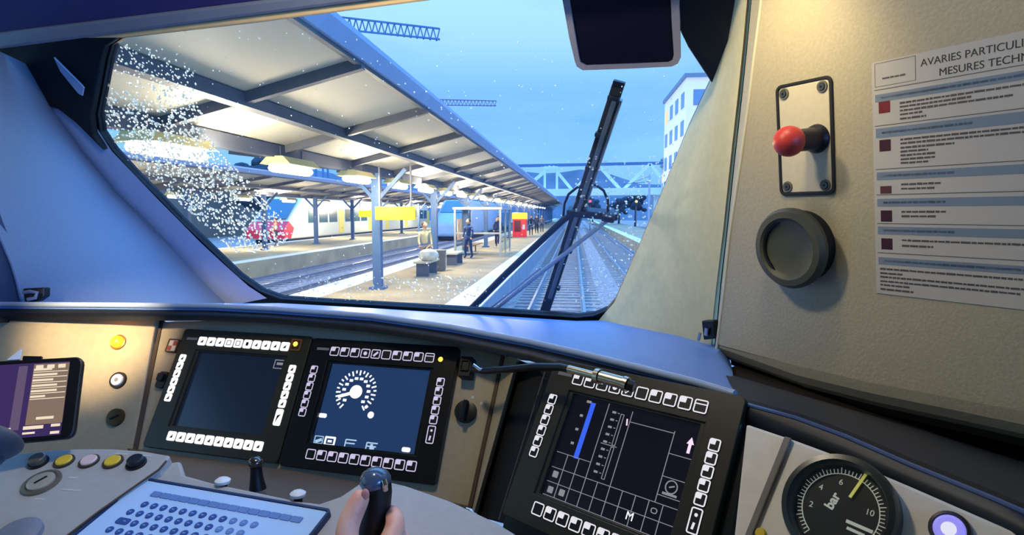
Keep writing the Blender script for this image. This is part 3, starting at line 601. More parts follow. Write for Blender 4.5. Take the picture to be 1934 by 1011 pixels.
# ================================================================== hand
SKIN = mat('skin', (240, 190, 165), .5, c2=(226, 162, 138), nscale=40, bump=.15, sub=.2)
def skinned(name, chains, mt, parent=None, lab=None, cat=None, lv=2, root=0):
    """chains: list of lists of (point, radius, key); same key joins"""
    vs = []; es = []; rs = []; idx = {}
    for ch in chains:
        prev = None
        for p, r, k in ch:
            if k is not None and k in idx: i = idx[k]
            else:
                i = len(vs); vs.append(Vector(p)); rs.append(r if isinstance(r, tuple) else (r, r))
                if k is not None: idx[k] = i
            if prev is not None and prev != i: es.append((prev, i))
            prev = i
    org = Vector(parent['_org']) if parent else vs[root].copy()
    me = bpy.data.meshes.new(name); me.from_pydata([v-org for v in vs], es, [])
    o = bpy.data.objects.new(name, me); COL.objects.link(o)
    if parent: o.parent = parent
    else: o.location = org
    o['_org'] = tuple(org)
    sk = o.modifiers.new('skin', 'SKIN'); sk.use_smooth_shade = True; sk.branch_smoothing = .6
    for i, d in enumerate(me.skin_vertices[0].data): d.radius = rs[i]; d.use_root = (i == root)
    sb = o.modifiers.new('sub', 'SUBSURF'); sb.levels = lv; sb.render_levels = lv
    me.materials.append(mt)
    dg = bpy.context.evaluated_depsgraph_get(); dg.update()
    nm = bpy.data.meshes.new_from_object(o.evaluated_get(dg)); o.modifiers.clear(); o.data = nm
    for p in nm.polygons: p.use_smooth = True
    if lab: tag(o, lab, cat)
    return o
hand = skinned('person', [
    [(at(800, 1330, .56), .034, 'elbow'), (at(760, 1200, .66), .031, None), (at(722, 1128, .715), (.027, .021), 'wrist'), (at(712, 1088, .735), (.030, .019), 'palm')],
    [(at(712, 1088, .735), .03, 'palm'), (at(662, 1062, .735), .019, 't0'), (at(650, 1012, .742), .0155, 't1'), (at(664, 975, .752), .0138, 't2'), (at(678, 946, .760), .0132, 't3'), (at(688, 926, .766), .0098, 't4')],
    [(at(712, 1088, .735), .03, 'palm'), (at(735, 1035, .745), .018, 'i0'), (at(748, 995, .760), .0128, 'i1'), (at(744, 972, .785), .0112, 'i2'), (at(728, 966, .83), .0088, 'i3'), (at(702, 968, .835), .0075, 'i4')],
    [(at(712, 1088, .735), .03, 'palm'), (at(752, 1062, .748), .014, 'm0'), (at(763, 1020, .772), .0105, 'm1'), (at(752, 1008, .81), .0095, 'm2'), (at(725, 1005, .842), .0088, 'm3'), (at(698, 1006, .838), .0075, 'm4')],
    [(at(712, 1088, .735), .03, 'palm'), (at(756, 1090, .745), .013, 'r0'), (at(766, 1052, .775), .0100, 'r1'), (at(752, 1042, .815), .009, 'r2'), (at(722, 1040, .842), .0085, 'r3'), (at(696, 1041, .836), .007, 'r4')],
    [(at(712, 1088, .735), .03, 'palm'), (at(752, 1116, .742), .012, 'l0'), (at(762, 1082, .775), .009, 'l1'), (at(748, 1072, .81), .0082, 'l2'), (at(722, 1070, .83), .0075, 'l3'), (at(702, 1072, .826), .0065, 'l4')],
], SKIN, lab='person whose bare right hand closes round the drive lever, thumb up', cat='person')
# thumbnail
b = MB(); c = at(690, 934, .754)
b.sphere(c, .0068, 12, 8, sc=(.75, .4, 1.0)); obj('thumbnail', b, mat('nail_pink', (236, 150, 130), .3, noise=.05), hand, smooth=True)
# ================================================================== right console with gauge
Rp = Pl(at(1590, 968, .62), 133, 33)
rc = thing('right_console', 'pale beige console panel under the dark cover, bearing the round gauge', 'console', Rp.p(1500, 1011))
b = MB(); b.prism(Rp.poly([(1408, 800), (1503, 832), (1595, 866), (1718, 918), (1872, 985), (2000, 1040), (2100, 1200), (1300, 1300), (1385, 1011)], -.001), Rp.n*-.02); obj('face_plate', b, mat('pale_console_beige', (226, 212, 190), .5, noise=.06, nscale=60), rc, bevel=.003)
b = MB(); b.prism(Rp.poly([(1484, 826), (1497, 830), (1412, 1040), (1398, 1040)], .0), Rp.n*.004); obj('rib', b, mat('taupe_rib', (120, 110, 98), .5, noise=.1), rc, bevel=.001)
gu, gv = Rp.uv(1589, 966)
g = thing('pressure_gauge', 'large round black dial gauge with pale ticks and a yellow needle', 'gauge', Rp.w(gu, gv))
R0 = .053
b = MB(); b.lathe(Rp.w(gu, gv, 0), Rp.n, [(R0, 0), (R0, .012), (R0*.96, .018), (R0*.86, .019), (R0*.82, .012), (R0*.80, .004), (.001, .004)], 48); obj('case', b, mat('dark_olive_case', (38, 42, 34), .3, noise=.15), g, smooth=True)
b = MB(); disc(b, Rp, gu, gv, R0*.79, .0042, .0052, 0, 48); dialf = obj('dial_face', b, mat('dial_black', (26, 26, 24), .5, noise=.1), g)
DP = mat('dial_print', (220, 222, 205), .5, em=(220, 222, 200), es=.25)
b = MB(); ra = R0*.66
def ga(i, n): return radians(232-262*i/n)
for i in range(51):
    a = ga(i, 50); l = .0045 if i % 5 else .0062
    seg(b, Rp, (gu+ra*cos(a), gv+ra*sin(a)), (gu+(ra+l)*cos(a), gv+(ra+l)*sin(a)), .0008, .0052, .0056)
    if i < 50: a2 = ga(i+1, 50); seg(b, Rp, (gu+ra*cos(a), gv+ra*sin(a)), (gu+ra*cos(a2), gv+ra*sin(a2)), .0009, .0052, .0056)
obj('scale', b, DP, dialf)
for k, s_ in enumerate(('0', '2', '4', '6', '8', '10', '12')):
    a = radians(232-262*k/6.0); 
    if k in (1, 2, 3, 5): text('scale_number', s_, Rp, gu+R0*.50*cos(a), gv+R0*.50*sin(a), .008, DP, dialf, h=.0054, align='CENTER')
text('unit_mark', 'bar', Rp, gu-.008, gv+.006, .0125, DP, dialf, h=.0054, align='CENTER', rot=radians(75), bold=.0004)
b = MB(); seg(b, Rp, (gu+.008, gv-.008), (gu+.032, gv-.010), .0032, .0052, .0056); seg(b, Rp, (gu+.010, gv-.014), (gu+.026, gv-.0155), .0028, .0052, .0056); obj('dial_legend', b, DP, dialf)
b = MB(); a = radians(72); seg(b, Rp, (gu+R0*.28*cos(a)+.002, gv+R0*.28*sin(a)), (gu+R0*.80*cos(a)+.002, gv+R0*.80*sin(a)), .0026, .007, .008); obj('needle', b, mat('needle_yellow', (226, 226, 120), .4, em=(220, 220, 110), es=.35), g)
b = MB(); disc(b, Rp, gu, gv, R0*.83, .0115, .012, 0, 48); obj('glass', b, thin_glass('gauge_glass', (250, 250, 250), .05), g)
u, v = Rp.uv(1795, 1003); t = thing('violet_push_button', 'round violet lit push button in a dark ring, right of the gauge', 'button', Rp.w(u, v))
b = MB(); b.lathe(Rp.w(u, v, 0), Rp.n, [(.0165, 0), (.0160, .005), (.0135, .006), (.013, .003)], 28); obj('ring', b, mat('bronze_ring', (58, 50, 44), .35, .4, noise=.1), t, smooth=True)
b = MB(); b.lathe(Rp.w(u, v, 0), Rp.n, [(.0125, 0), (.0125, .005), (.010, .007)], 28); obj('cap', b, mat('violet_cap', (160, 150, 230), .3, em=(150, 140, 235), es=.6), t, smooth=True)
b = MB(); disc(b, Rp, u, v, .006, .007, .0074, 0, 20); obj('symbol', b, glow('violet_white', (235, 235, 255), .9), t)
u, v = Rp.uv(1437, 1008); t = MB(); t.lathe(Rp.w(u, v, 0), Rp.n, [(.006, 0), (.005, .003)], 16); tag(obj('yellow_stud', t, YEL), 'small yellow stud left of the gauge at the bottom edge', 'stud')
# ================================================================== cabinet fittings
def C2(x, y): return CW.uv(x, y)
a0 = [Vector(C2(*p)) for p in ((1466, 162), (1568, 148), (1580, 362), (1480, 370))]
uc = (a0[0].x+a0[1].x+a0[2].x+a0[3].x)/4; vc = sum(q.y for q in a0)/4; pw = (a0[1].x-a0[0].x+a0[2].x-a0[3].x)/2; ph = (a0[0].y-a0[3].y+a0[1].y-a0[2].y)/2
t = thing('knob_plate', 'beige cover plate with four corner screws behind the red ball knob', 'plate', CW.w(uc, vc-ph/2))
b = MB(); plate(b, CW, uc, vc, pw-.006, ph-.006, .007, 0, .0025); obj('cover', b, mat('light_beige_plate', (212, 203, 176), .5, noise=.05, nscale=120), t, bevel=.001)
b = MB(); frame(b, CW, uc, vc, pw+.004, ph+.004, .010, .0045, .0, .0035); obj('dark_rim', b, mat('dark_gap', (26, 28, 34), .6, noise=.1), t, bevel=.0008)
for i in (-1, 1):
    for j in (-1, 1):
        b = MB(); q = CW.w(uc+i*(pw/2-.013), vc+j*(ph/2-.012), .0025); b.lathe(q, CW.n, [(.0085, 0), (.008, .002), (.0058, .002), (.0055, .0006)], 18, 0); b.lathe(q, CW.n, [(.0052, 0), (.0048, .0035)], 14, 1); b.lathe(q, CW.n, [(.0018, .0034), (.0018, .0039)], 6, 2)
        obj('screw', b, [mat('screw_well', (110, 108, 96), .5, noise=.1), mat('screw_steel', (96, 98, 96), .35, .6, noise=.1), BLACK], t, smooth=True)
ku, kv = C2(1545, 262)
t = thing('red_ball_knob', 'red ball knob on a short dark stem in the middle of the cover plate', 'knob', CW.w(ku, kv, 0))
b = MB(); b.lathe(CW.w(ku, kv, .003), CW.n, [(.021, 0), (.020, .004), (.0165, .008), (.0155, .050)], 26); obj('stem', b, mat('dark_navy_stem', (16, 18, 34), .4, noise=.2), t, smooth=True)
# find ball position so it stands off the plate along its normal
bc = CW.w(ku, kv, .062)
b = MB(); b.sphere(bc, .0215, 28, 18); obj('ball', b, mat('red_ball', (205, 62, 52), .42, noise=.15, nscale=60), t, smooth=True)
mu, mv = C2(1517, 464)
t = thing('mushroom_button', 'large round dark olive mushroom button on the cabinet below the red knob', 'button', CW.w(mu, mv, 0))
b = MB(); b.lathe(CW.w(mu, mv, 0), CW.n, [(.054, 0), (.053, .018), (.046, .024)], 40); obj('collar', b, mat('collar_black', (12, 14, 22), .5, noise=.1), t, smooth=True)
b = MB(); b.lathe(CW.w(mu, mv, .020), CW.n, [(.056, 0), (.0605, .005), (.061, .012), (.056, .019), (.047, .0205), (.044, .0175), (.039, .0135), (.016, .0125), (.001, .0125)], 48); obj('cap', b, mat('olive_rubber', (78, 78, 60), .5, noise=.1, nscale=80), t, smooth=True)
b = MB(); b.tube([CW.w(mu+.0415*cos(radians(x)), mv+.0415*sin(radians(x)), .0358) for x in range(105, 236, 10)], [.0006]+[.0026]*12+[.0006], 6); obj('groove_shadow_ring', b, BLACK, t, smooth=True)
# notice
pu0, pv1 = C2(1645, 120); pw, ph = .235, .308
pu0 = -.006; pv1 = .153; 
t = thing('safety_notice', 'white printed notice sheet with blue bands and red squares on the cabinet', 'notice', CW.w(pu0+pw/2, pv1-ph))
PAPER = mat('laminated_paper', (196, 190, 182), .3, noise=.03, nscale=8)
b = MB(); plate(b, CW, pu0+pw/2, pv1-ph/2, pw, ph, .001, .0004, .0012); sheet = obj('sheet', b, PAPER, t)
INKG = mat('ink_grey', (92, 84, 78), .5, noise=.1); INKB = mat('ink_blue_band', (128, 142, 158), .4, noise=.06); INKD = mat('ink_dark', (52, 46, 44), .5, noise=.1); INKR = mat('ink_dark_red', (126, 32, 36), .45, noise=.1); INKR2 = mat('ink_maroon', (66, 24, 30), .45, noise=.1); INKN = mat('ink_steel_blue', (92, 112, 140), .5, noise=.08)
z = (.0012, .0015)
def pv(y): return CW.uv(1660, y)[1]   # height on the sheet from the row seen near its left side
b = MB(); 
for y, hh in ((186, 14), (252, 18), (333, 15), (383, 15), (435, 15), (492, 14)):
    seg(b, CW, (pu0+.004, pv(y)), (pu0+pw-.004, pv(y)), hh/1200*.84, *z)
obj('heading_bands', b, INKB, sheet)
b = MB()
for y in (172, 240, 322, 370, 424, 479): seg(b, CW, (pu0+.003, pv(y-2)), (pu0+pw-.003, pv(y-2)), .0008, *z)
frame(b, CW, pu0+.030, pv(142), .052, .030, .0006, .0005, *z)
rng = random.Random(11)
def words(mb, v, x0, x1, h):
    x = x0
    while x < x1:
        w = rng.uniform(.003, .011); w = min(w, x1-x)
        if w > .001: seg(mb, CW, (x, v+rng.uniform(-.0002, .0002)), (x+w, v), h*rng.uniform(.8, 1.05), *z)
        x += w+.0011
rows = [(201, .036, .17), (208, .036, .12), (215, .036, .16), (222, .036, .065), (230, .036, .068), (268, .036, .175), (275, .036, .18), (283, .036, .10), (290, .036, .07), (297, .036, .08), (304, .036, .078), (311, .036, .07),
        (350, .036, .085), (358, .036, .078), (400, .036, .09), (408, .036, .08), (452, .036, .20), (462, .036, .075), (507, .006, .19), (515, .006, .036), (522, .006, .20), (530, .006, .17), (537, .006, .045), (545, .006, .05)]
for y, x0, x1 in rows: words(b, pv(y), pu0+x0, pu0+x1, .0026)
words(b, pv(150), pu0+.014, pu0+.044, .0022)
obj('text_lines', b, INKG, sheet)
b = MB()
for y, l in ((186, .20), (252, .12), (333, .10), (383, .09), (435, .10), (492, .19)): b = MB(); words(b, pv(y), pu0+.012, pu0+l, .0032); obj('band_title', b, INKN, sheet)
for y, m_ in ((204, INKR), (276, INKR2), (359, mat('ink_brown_red', (92, 48, 50), .45, noise=.1)), (408, INKR2), (460, INKR2)):
    b = MB(); plate(b, CW, pu0+.016, pv(y), .015, .015 if y != 359 else .010, .0004, *z); obj('marker_square', b, m_, sheet)
text('notice_title', 'AVARIES PARTICULIERES', CW, pu0+.062, pv1-.013, .0125, INKD, sheet, h=.0013, wscale=.98)
text('notice_title', 'MESURES TECHNIQUES', CW, pu0+.083, pv1-.028, .0125, INKD, sheet, h=.0013, wscale=.98)
# latches at both sides
t = thing('seam_latch', 'small black latch with a steel pin at the foot of the cabinet seam', 'latch', CW.p(1340, 640, -.018))
b = MB(); b.prism(CW.poly([(1326, 606), (1348, 606), (1351, 640), (1330, 642)], -.012), CW.n*.014); obj('body', b, BLACK, t, bevel=.002)
b = MB(); b.tube([CW.p(1340, 618, .006), CW.p(1338, 632, .006)], .004, 10); b.tube([CW.p(1325, 628, .004), CW.p(1322, 642, .004)], .003, 8); obj('pin', b, CHROME, t, smooth=True)
t = thing('pillar_latch', 'small dark latch with a pale hook at the foot of the left pillar', 'latch', at(62, 572, 1.43))
b = MB(); b.prism([at(42, 545, 1.425), at(84, 543, 1.44), at(84, 560, 1.44), at(70, 570, 1.435), at(46, 571, 1.425)], FW*.02); obj('body', b, BLACK, t, bevel=.003)
b = MB(); b.tube([at(44, 553, 1.412), at(56, 551, 1.412), at(70, 553, 1.414), at(66, 563, 1.414), at(52, 566, 1.412)], .004, 10); obj('hook', b, mat('pale_hook', (150, 160, 185), .3, .6, noise=.05), t, smooth=True)
# sun visor (dark tinted, grey rim)
Vp = Pl(at(1180, 60, 1.14), 104.4, -20)
t = thing('sun_visor', 'dark tinted sun visor with a grey rim hanging from the top of the windscreen', 'sun visor', Vp.p(1180, 125))
o_ = [(1030, -160), (1062, -20), (1078, 70), (1088, 112), (1092, 124), (1103, 131), (1190, 128), (1270, 124), (1281, 119), (1286, 108), (1285, 40), (1282, -20), (1275, -160)]
i_ = [(1046, -160), (1076, -10), (1090, 70), (1096, 106), (1099, 116), (1109, 122), (1190, 119), (1263, 116), (1271, 112), (1274, 102), (1270, 40), (1268, -10), (1262, -160)]
b = MB()
for i in range(len(o_)-1):
    b.prism([Vp.p(*o_[i]), Vp.p(*o_[i+1]), Vp.p(*i_[i+1]), Vp.p(*i_[i])], Vp.n*.012)
obj('rim', b, mat('visor_rim_grey', (132, 130, 140), .4, noise=.05), t)
b = MB(); b.prism(Vp.poly(i_), Vp.n*.006); obj('panel', b, mat('visor_dark', (6, 8, 34), .3, noise=.2, nscale=4), t)

# ================================================================== WIPERS (outside the windscreen)
GO = Pl(G.w(0, 0, -.06), 104.4, -25)
wt = thing('windscreen_wiper', 'long dark wiper blade standing upright across the windscreen', 'wiper', GO.p(1020, 592))
WB = mat('wiper_black', (22, 30, 32), .5, noise=.2); WG = mat('wiper_grey', (96, 108, 112), .4, noise=.1)
b = MB(); b.bar(GO.p(1168, 160), GO.p(1022, 610), .026, .012, up=GO.n); obj('blade', b, WB, wt, bevel=.003)
b = MB(); b.bar(GO.p(1162, 188, .010), GO.p(1040, 560, .010), .010, .008, up=GO.n); obj('spine', b, WG, wt, bevel=.002)
b = MB(); b.bar(GO.p(1173, 190, -.004), GO.p(1085, 450, -.004), .005, .016, up=GO.n); obj('rubber_edge', b, mat('rubber_edge_grey', (130, 140, 140), .5, noise=.1), wt)
for x, y in ((1170, 156), (1160, 184), (1136, 254), (1118, 316), (1100, 380), (1071, 470), (1048, 540)):
    b = MB(); b.bar(GO.p(x-11, y-3, .006), GO.p(x+11, y+3, .006), .010, .014, up=GO.n); obj('clip', b, WB, wt, bevel=.002)
aw = thing('wiper_linkage', 'parallel wiper arms meeting at a dark crossbar right of the platform edge', 'wiper linkage', GO.p(900, 590))
b = MB(); b.tube([GO.p(872, 600, .01), GO.p(960, 512, .01), GO.p(1066, 412, .01), GO.p(1090, 396, .01)], [.010, .009, .008, .006], 10); obj('arm', b, WB, aw, smooth=True)
b = MB(); b.tube([GO.p(915, 598, .012), GO.p(1040, 498, .012), GO.p(1150, 411, .012)], .0055, 10); obj('arm', b, mat('arm_pale_grey', (160, 172, 180), .4, noise=.1), aw, smooth=True)
b = MB(); b.tube([GO.p(900, 600, .016), GO.p(1025, 500, .016)], .003, 8); obj('rod', b, mat('rod_pale', (170, 180, 188), .4, noise=.1), aw, smooth=True)
b = MB(); b.bar(GO.p(1072, 399), GO.p(1168, 407), .018, .03, up=GO.n); b.tube([GO.p(1140, 402, .02), GO.p(1164, 406, .02)], .012, 10); obj('crossbar', b, WB, aw, bevel=.004)
b = MB(); pts = [GO.p(1064, 408), GO.p(1066, 385), GO.p(1074, 367), GO.p(1090, 354), GO.p(1108, 348), GO.p(1126, 350), GO.p(1140, 360), GO.p(1148, 378), GO.p(1148, 400)]; b.tube(pts, .0032, 10); obj('washer_hose', b, WB, aw, smooth=True)
# raindrops on the glass (uncountable)
b = MB(); rng = random.Random(5)
def inside(x, y, poly):
    c = False; n = len(poly)
    for i in range(n):
        x1, y1 = poly[i]; x2, y2 = poly[(i+1) % n]
        if (y1 > y) != (y2 > y) and x < (x2-x1)*(y-y1)/(y2-y1)+x1: c = not c
    return c
dense = [(192, 165), (240, 140), (320, 150), (372, 205), (385, 260), (420, 300), (470, 350), (520, 410), (545, 455), (500, 480), (440, 480), (380, 430), (320, 375), (255, 315), (212, 275), (192, 230)]
band = [(215, 85), (300, 95), (375, 150), (350, 190), (290, 165), (210, 140)]
drops = 0
def drop(x, y, r):
    c = GO.w(0, 0); u, v = G.uv(x, y); s = rng.uniform(.8, 1.5); a = rng.uniform(0, pi)
    base = G.w(u, v, -.0125); vs = []; fs = []; k = 7
    e1 = (G.u*cos(a)+G.v*sin(a))*r*s; e2 = (-G.u*sin(a)+G.v*cos(a))*r
    for hh, rr_ in ((0, 1), (.45, .8), (.75, .35)):
        for i in range(k): vs.append(base-G.n*hh*r+(e1*cos(2*pi*i/k)+e2*sin(2*pi*i/k))*rr_)
    for L in range(2):
        for i in range(k): fs.append([L*k+i, L*k+(i+1) % k, (L+1)*k+(i+1) % k, (L+1)*k+i])
    fs.append([2*k+i for i in range(k)]); b.add(vs, fs)
for _ in range(5600):
    x, y = rng.uniform(185, 550), rng.uniform(80, 490)
    if inside(x, y, dense) and rng.random() < .35+.65*min(1, (y-140)/140) and inside(x, y, GL): drop(x, y, rng.choice((.0022, .0027, .0033, .0042)))
    elif inside(x, y, band) and rng.random() < .45: drop(x, y, rng.uniform(.0018, .0032))
for _ in range(500):
    x, y = rng.uniform(230, 1300), rng.uniform(60, 590)
    if inside(x, y, GL): drop(x, y, rng.uniform(.0010, .0020))
for _ in range(260):
    x, y = rng.uniform(560, 900), rng.uniform(525, 572)
    if inside(x, y, GL): drop(x, y, rng.uniform(.0015, .0030))
for _ in range(500):
    x, y = rng.uniform(1085, 1300), rng.uniform(300, 590)
    if inside(x, y, GL): drop(x, y, rng.uniform(.0012, .0026))
def drop_mat():
    m = bpy.data.materials.new('raindrop_lamplight_tint'); m.use_nodes = True; t = m.node_tree; t.nodes.clear()
    o = t.nodes.new('ShaderNodeOutputMaterial'); mxs = t.nodes.new('ShaderNodeMixShader'); g = t.nodes.new('ShaderNodeBsdfGlass'); d = t.nodes.new('ShaderNodeBsdfTranslucent')
    g.inputs['IOR'].default_value = 1.33; d.inputs[0].default_value = (1, .88, .58, 1); mxs.inputs[0].default_value = .6  # yellow translucent share paints the lamplight into the drops
    t.links.new(g.outputs[0], mxs.inputs[1]); t.links.new(d.outputs[0], mxs.inputs[2]); t.links.new(mxs.outputs[0], o.inputs[0]); return m
tag(obj('raindrops', b, drop_mat(), smooth=True), 'spray of small raindrops on the outside of the windscreen, thickest at the left', 'raindrops', kind='stuff')

# ================================================================== STATION (metres, track runs along +Y, rail top z=0)
BAL = mat('ballast_stone', (182, 168, 154), .9, c2=(120, 108, 102), nscale=9, det=8, bump=.4)
PLAT = mat('platform_asphalt', (176, 160, 122), .8, c2=(150, 136, 104), nscale=.8, det=5)
COPE = mat('platform_white_coping', (232, 226, 206), .7, noise=.08, nscale=2)
WALLC = mat('platform_face_concrete', (150, 158, 170), .8, noise=.2, nscale=1.5)
b = MB(); b.abox(-60, 60, 1.9, 400, -.35, -.16); struct('ground', b, BAL)
def platform(x0, x1, c0, c1, name='platform'):
    b = MB(); b.abox(x0, x1, 2.5, 330, -.16, .55, 0)
    b.abox(*c0, 2.5, 330, .55, .556, 1) if c0 else None
    b.abox(*c1, 2.5, 330, .55, .556, 1) if c1 else None
    return struct(name, b, [PLAT, COPE])
platform(-7.05, -2.03, (-2.87, -2.03), (-7.05, -6.15)); platform(-20.5, -13.5, (-14.2, -13.5), (-20.5, -19.9)); platform(4.4, 9, (4.4, 5.2), None)
for x0 in (-2.03, -7.06): 
    b = MB(); b.abox(x0-.0, x0+.02, 2.5, 330, -.16, .549); struct('platform_face', b, WALLC)
RAIL = mat('rail_steel', (150, 160, 178), .3, .7, noise=.15, nscale=3)
SLEEP = mat('sleeper_concrete', (160, 148, 138), .9, noise=.2, nscale=2)
for xc in (-.47, -8.85, -12.0, 3.1-.2, -24.5):
    t = thing('railway_track', {-.47: 'track straight ahead of the cab, beside the near platform', -8.85: 'track just beyond the near platform', -12.0: 'track in front of the far platform', 2.9: 'track right of the one ahead of the cab', -24.5: 'track on which the regional train stands'}[xc if xc != 3.1-.2 else 2.9], 'railway track', (xc, 2.5, -.16))
    for sgn in (-1, 1):
        b = MB(); X = xc+sgn*.75; b.abox(X-.035, X+.035, 2.5, 330, -.03, 0); b.abox(X-.01, X+.01, 2.5, 330, -.12, -.03); b.abox(X-.07, X+.07, 2.5, 330, -.14, -.12); obj('rail', b, RAIL, t)
    b = MB()
    for k in range(150): b.abox(xc-1.25, xc+1.25, 3+k*.7, 3.25+k*.7, -.2, -.13)
    s_ = obj('sleepers', b, SLEEP, t); s_['kind'] = 'stuff'
# ------------------------------------------------------------------ canopy
CY0, CY1 = 3.0, 150
ROOF = mat('canopy_soffit', (196, 190, 174), .7, noise=.06, nscale=.6)
BEAM = mat('canopy_steel', (92, 96, 110), .55, noise=.1, nscale=2)
GUT = mat('gutter_blue_grey', (150, 178, 226), .35, .2, noise=.08, nscale=2)
def canopy(lab, xe, ze, xv, zv, xl, zl, xcol, y0, y1, near):
    t = thing('platform_canopy', lab, 'canopy', (xv, y0, .55))
    b = MB(); b.prism([(xv, y0, zv), (xe, y0, ze), (xe, y0, ze+.08), (xv, y0, zv+.08)], (0, y1-y0, 0)); obj('roof_panel', b, ROOF, t)
    b = MB(); b.prism([(xl, y0, zl), (xv, y0, zv), (xv, y0, zv+.08), (xl, y0, zl+.08)], (0, y1-y0, 0)); obj('roof_panel', b, ROOF, t)
    b = MB(); b.prism([(xe, y0, ze-.05), (xe+.05, y0, ze-.05), (xe+.16, y0, ze+.10), (xe+.16, y0, ze+.16), (xe, y0, ze+.16)], (0, y1-y0, 0)); obj('gutter', b, GUT, t)
    b = MB(); b.abox(xe-.07, xe, y0, y1, ze-.10, ze+.02); obj('eaves_trim', b, BEAM, t)
    for f in ((.58, .19, .16) , (1.0, .20, .22)):
        X = xe+(xv-xe)*f[0]; Z = ze+(zv-ze)*f[0]
        b = MB(); b.abox(X-f[1]/2, X+f[1]/2, y0, y1, Z-f[2], Z); obj('longitudinal_beam', b, BEAM, t)
    y = y0+1.3
    while y < y1 and y < (120 if near else 80):
        b = MB(); b.bar((xl, y, zl-.07), (xv, y, zv-.07), .12, .14); b.bar((xv, y, zv-.07), (xe, y, ze-.07), .12, .14); obj('rafter', b, BEAM, t); y += 3.5
    y = y0+13.6; k = 0
    while y < y1:
        b = MB(); b.abox(xcol-.11, xcol+.11, y-.11, y+.11, .55, zv-.15); b.abox(xcol-.2, xcol+.2, y-.2, y+.2, .55, .62); b.bar((xcol, y, zv-.9), (xcol+.8, y, zv-.05), .10); b.bar((xcol, y, zv-.9), (xcol-.8, y, zv-.05), .10); obj('column', b, mat('column_blue_grey', (74, 104, 150), .45, noise=.12), t); y += 7.0; k += 1
    return t
canopy('long grey platform canopy sloping up towards the cab, on blue columns', -2.62, 4.50, -5.35, 3.80, -8.3, 4.15, -5.25, CY0, CY1, True)
canopy('canopy over the far platform with the regional train behind it', -13.9, 4.35, -17.3, 3.75, -20.6, 4.3, -17.0, 6, 140, False)
# ------------------------------------------------------------------ station lamps
LMP = glow('station_tube_white', (255, 250, 235), 9); LRF = mat('lamp_reflector', (236, 222, 160), .5)
def station_lamp(x, y, z, lab, grp, L=1.35, e=0):
    t = thing('station_lamp', lab, 'lamp', (x, y, z)); t['group'] = grp
    b = MB(); b.prism([(x-.28, y-L/2, z+.16), (x+.28, y-L/2, z+.16), (x+.14, y-L/2, z+.30), (x-.14, y-L/2, z+.30)], (0, L, 0)); obj('reflector', b, LRF, t)
    b = MB(); b.prism([(x+.13*cos(2*pi*k/10), y-L/2, z+.09+.08*sin(2*pi*k/10)) for k in range(10)], (0, L, 0)); obj('tube', b, LMP, t, smooth=True)
    b = MB(); b.tube([(x, y-L/3, z+.29), (x, y-L/3, z+.48)], .012, 6); b.tube([(x, y+L/3, z+.29), (x, y+L/3, z+.48)], .012, 6); obj('hanger', b, BEAM, t)
    return t
base = station_lamp(-5.25, 7.9, 3.30, 'bright long lamp nearest the cab under the near canopy', 'lamps under the near canopy')
lab = ['second long lamp from the cab under the near canopy', 'third lamp from the cab under the near canopy', 'fourth lamp from the cab under the near canopy']
for k in range(1, 30):
    dup(base, (0, 3.6*k, 0), lab[k-1] if k <= 3 else 'small bright lamp far along under the near canopy')
base2 = station_lamp(-17.6, 16.0, 3.22, 'small bright lamp under the far platform canopy', 'lamps under the far canopy')
for k in range(1, 20): dup(base2, (0, 5.5*k, 0))
for k in range(12):
    lamp('station_lamp_light', 'POINT', (-5.0, 8.5+k*6.5, 3.15), 420, (1, .84, .55), .25)
for k in range(5):
    lamp('far_lamp_light', 'POINT', (-17.2, 18+k*16, 3.1), 1300, (1, .85, .58), .3)
# ------------------------------------------------------------------ signs
YS = mat('sign_yellow', (250, 214, 10), .5, em=(255, 214, 0), es=.75)
def sign(D, xpx, ypx, w, h, lab):
    X = (xpx-1085)/1200*D; Z = 2.6-(ypx-402)/1200*D; t = thing('yellow_sign', lab, 'sign', (X, D, Z-h/2))
    b = MB(); b.abox(X-w/2, X+w/2, D-.08, D+.08, Z-h/2, Z+h/2); obj('panel', b, YS, t, bevel=.02)
    b = MB(); b.abox(X-w*.4-.02, X-w*.4+.02, D-.02, D+.02, Z+h/2, 3.8); b.abox(X+w*.4-.02, X+w*.4+.02, D-.02, D+.02, Z+h/2, 3.8); obj('hanger', b, BEAM, t)
sign(16.0, 742, 403, 1.03, .34, 'large lit yellow sign hanging beside the nearest blue column')
sign(62, 682, 404, 1.3, .65, 'small yellow sign hanging farther off, left of the large one')
# ------------------------------------------------------------------ shelter, bench, machine
SH = mat('shelter_frame', (170, 176, 176), .4, .3, noise=.1)
t = thing('glass_shelter', 'glass waiting shelter with pale frame in the middle of the near platform', 'shelter', (-4.5, 31, .55))
x0, x1, y0, y1 = -5.6, -3.45, 29.6, 34
b = MB(); b.abox(x0-.1, x1+.1, y0-.1, y1+.1, 2.75, 2.86); obj('roof', b, SH, t)
for x in (x0, x1):
    for y in (y0, (y0+y1)/2, y1): b = MB(); b.abox(x-.045, x+.045, y-.045, y+.045, .55, 2.75); obj('post', b, SH, t)
for x in (x0, x1):
    b = MB(); b.abox(x-.01, x+.01, y0, y1, .75, 2.6); obj('glass_panel', b, thin_glass('shelter_glass', (225, 235, 238), .1), t)
b = MB(); b.abox(x0, x1, y0-.02, y0, 1.6, 1.68); b.abox(x0, x1, y0-.02, y0, .70, .76); obj('rail', b, SH, t)
b = MB(); b.abox(x0+.3, x0+.75, y0+.4, y1-.4, .98, 1.03); b.abox(x0+.35, x0+.4, y0+.5, y0+.6, .55, .98); b.abox(x0+.35, x0+.4, y1-.6, y1-.5, .55, .98); obj('bench', b, mat('shelter_bench_wood', (176, 128, 66), .5, noise=.1), t)
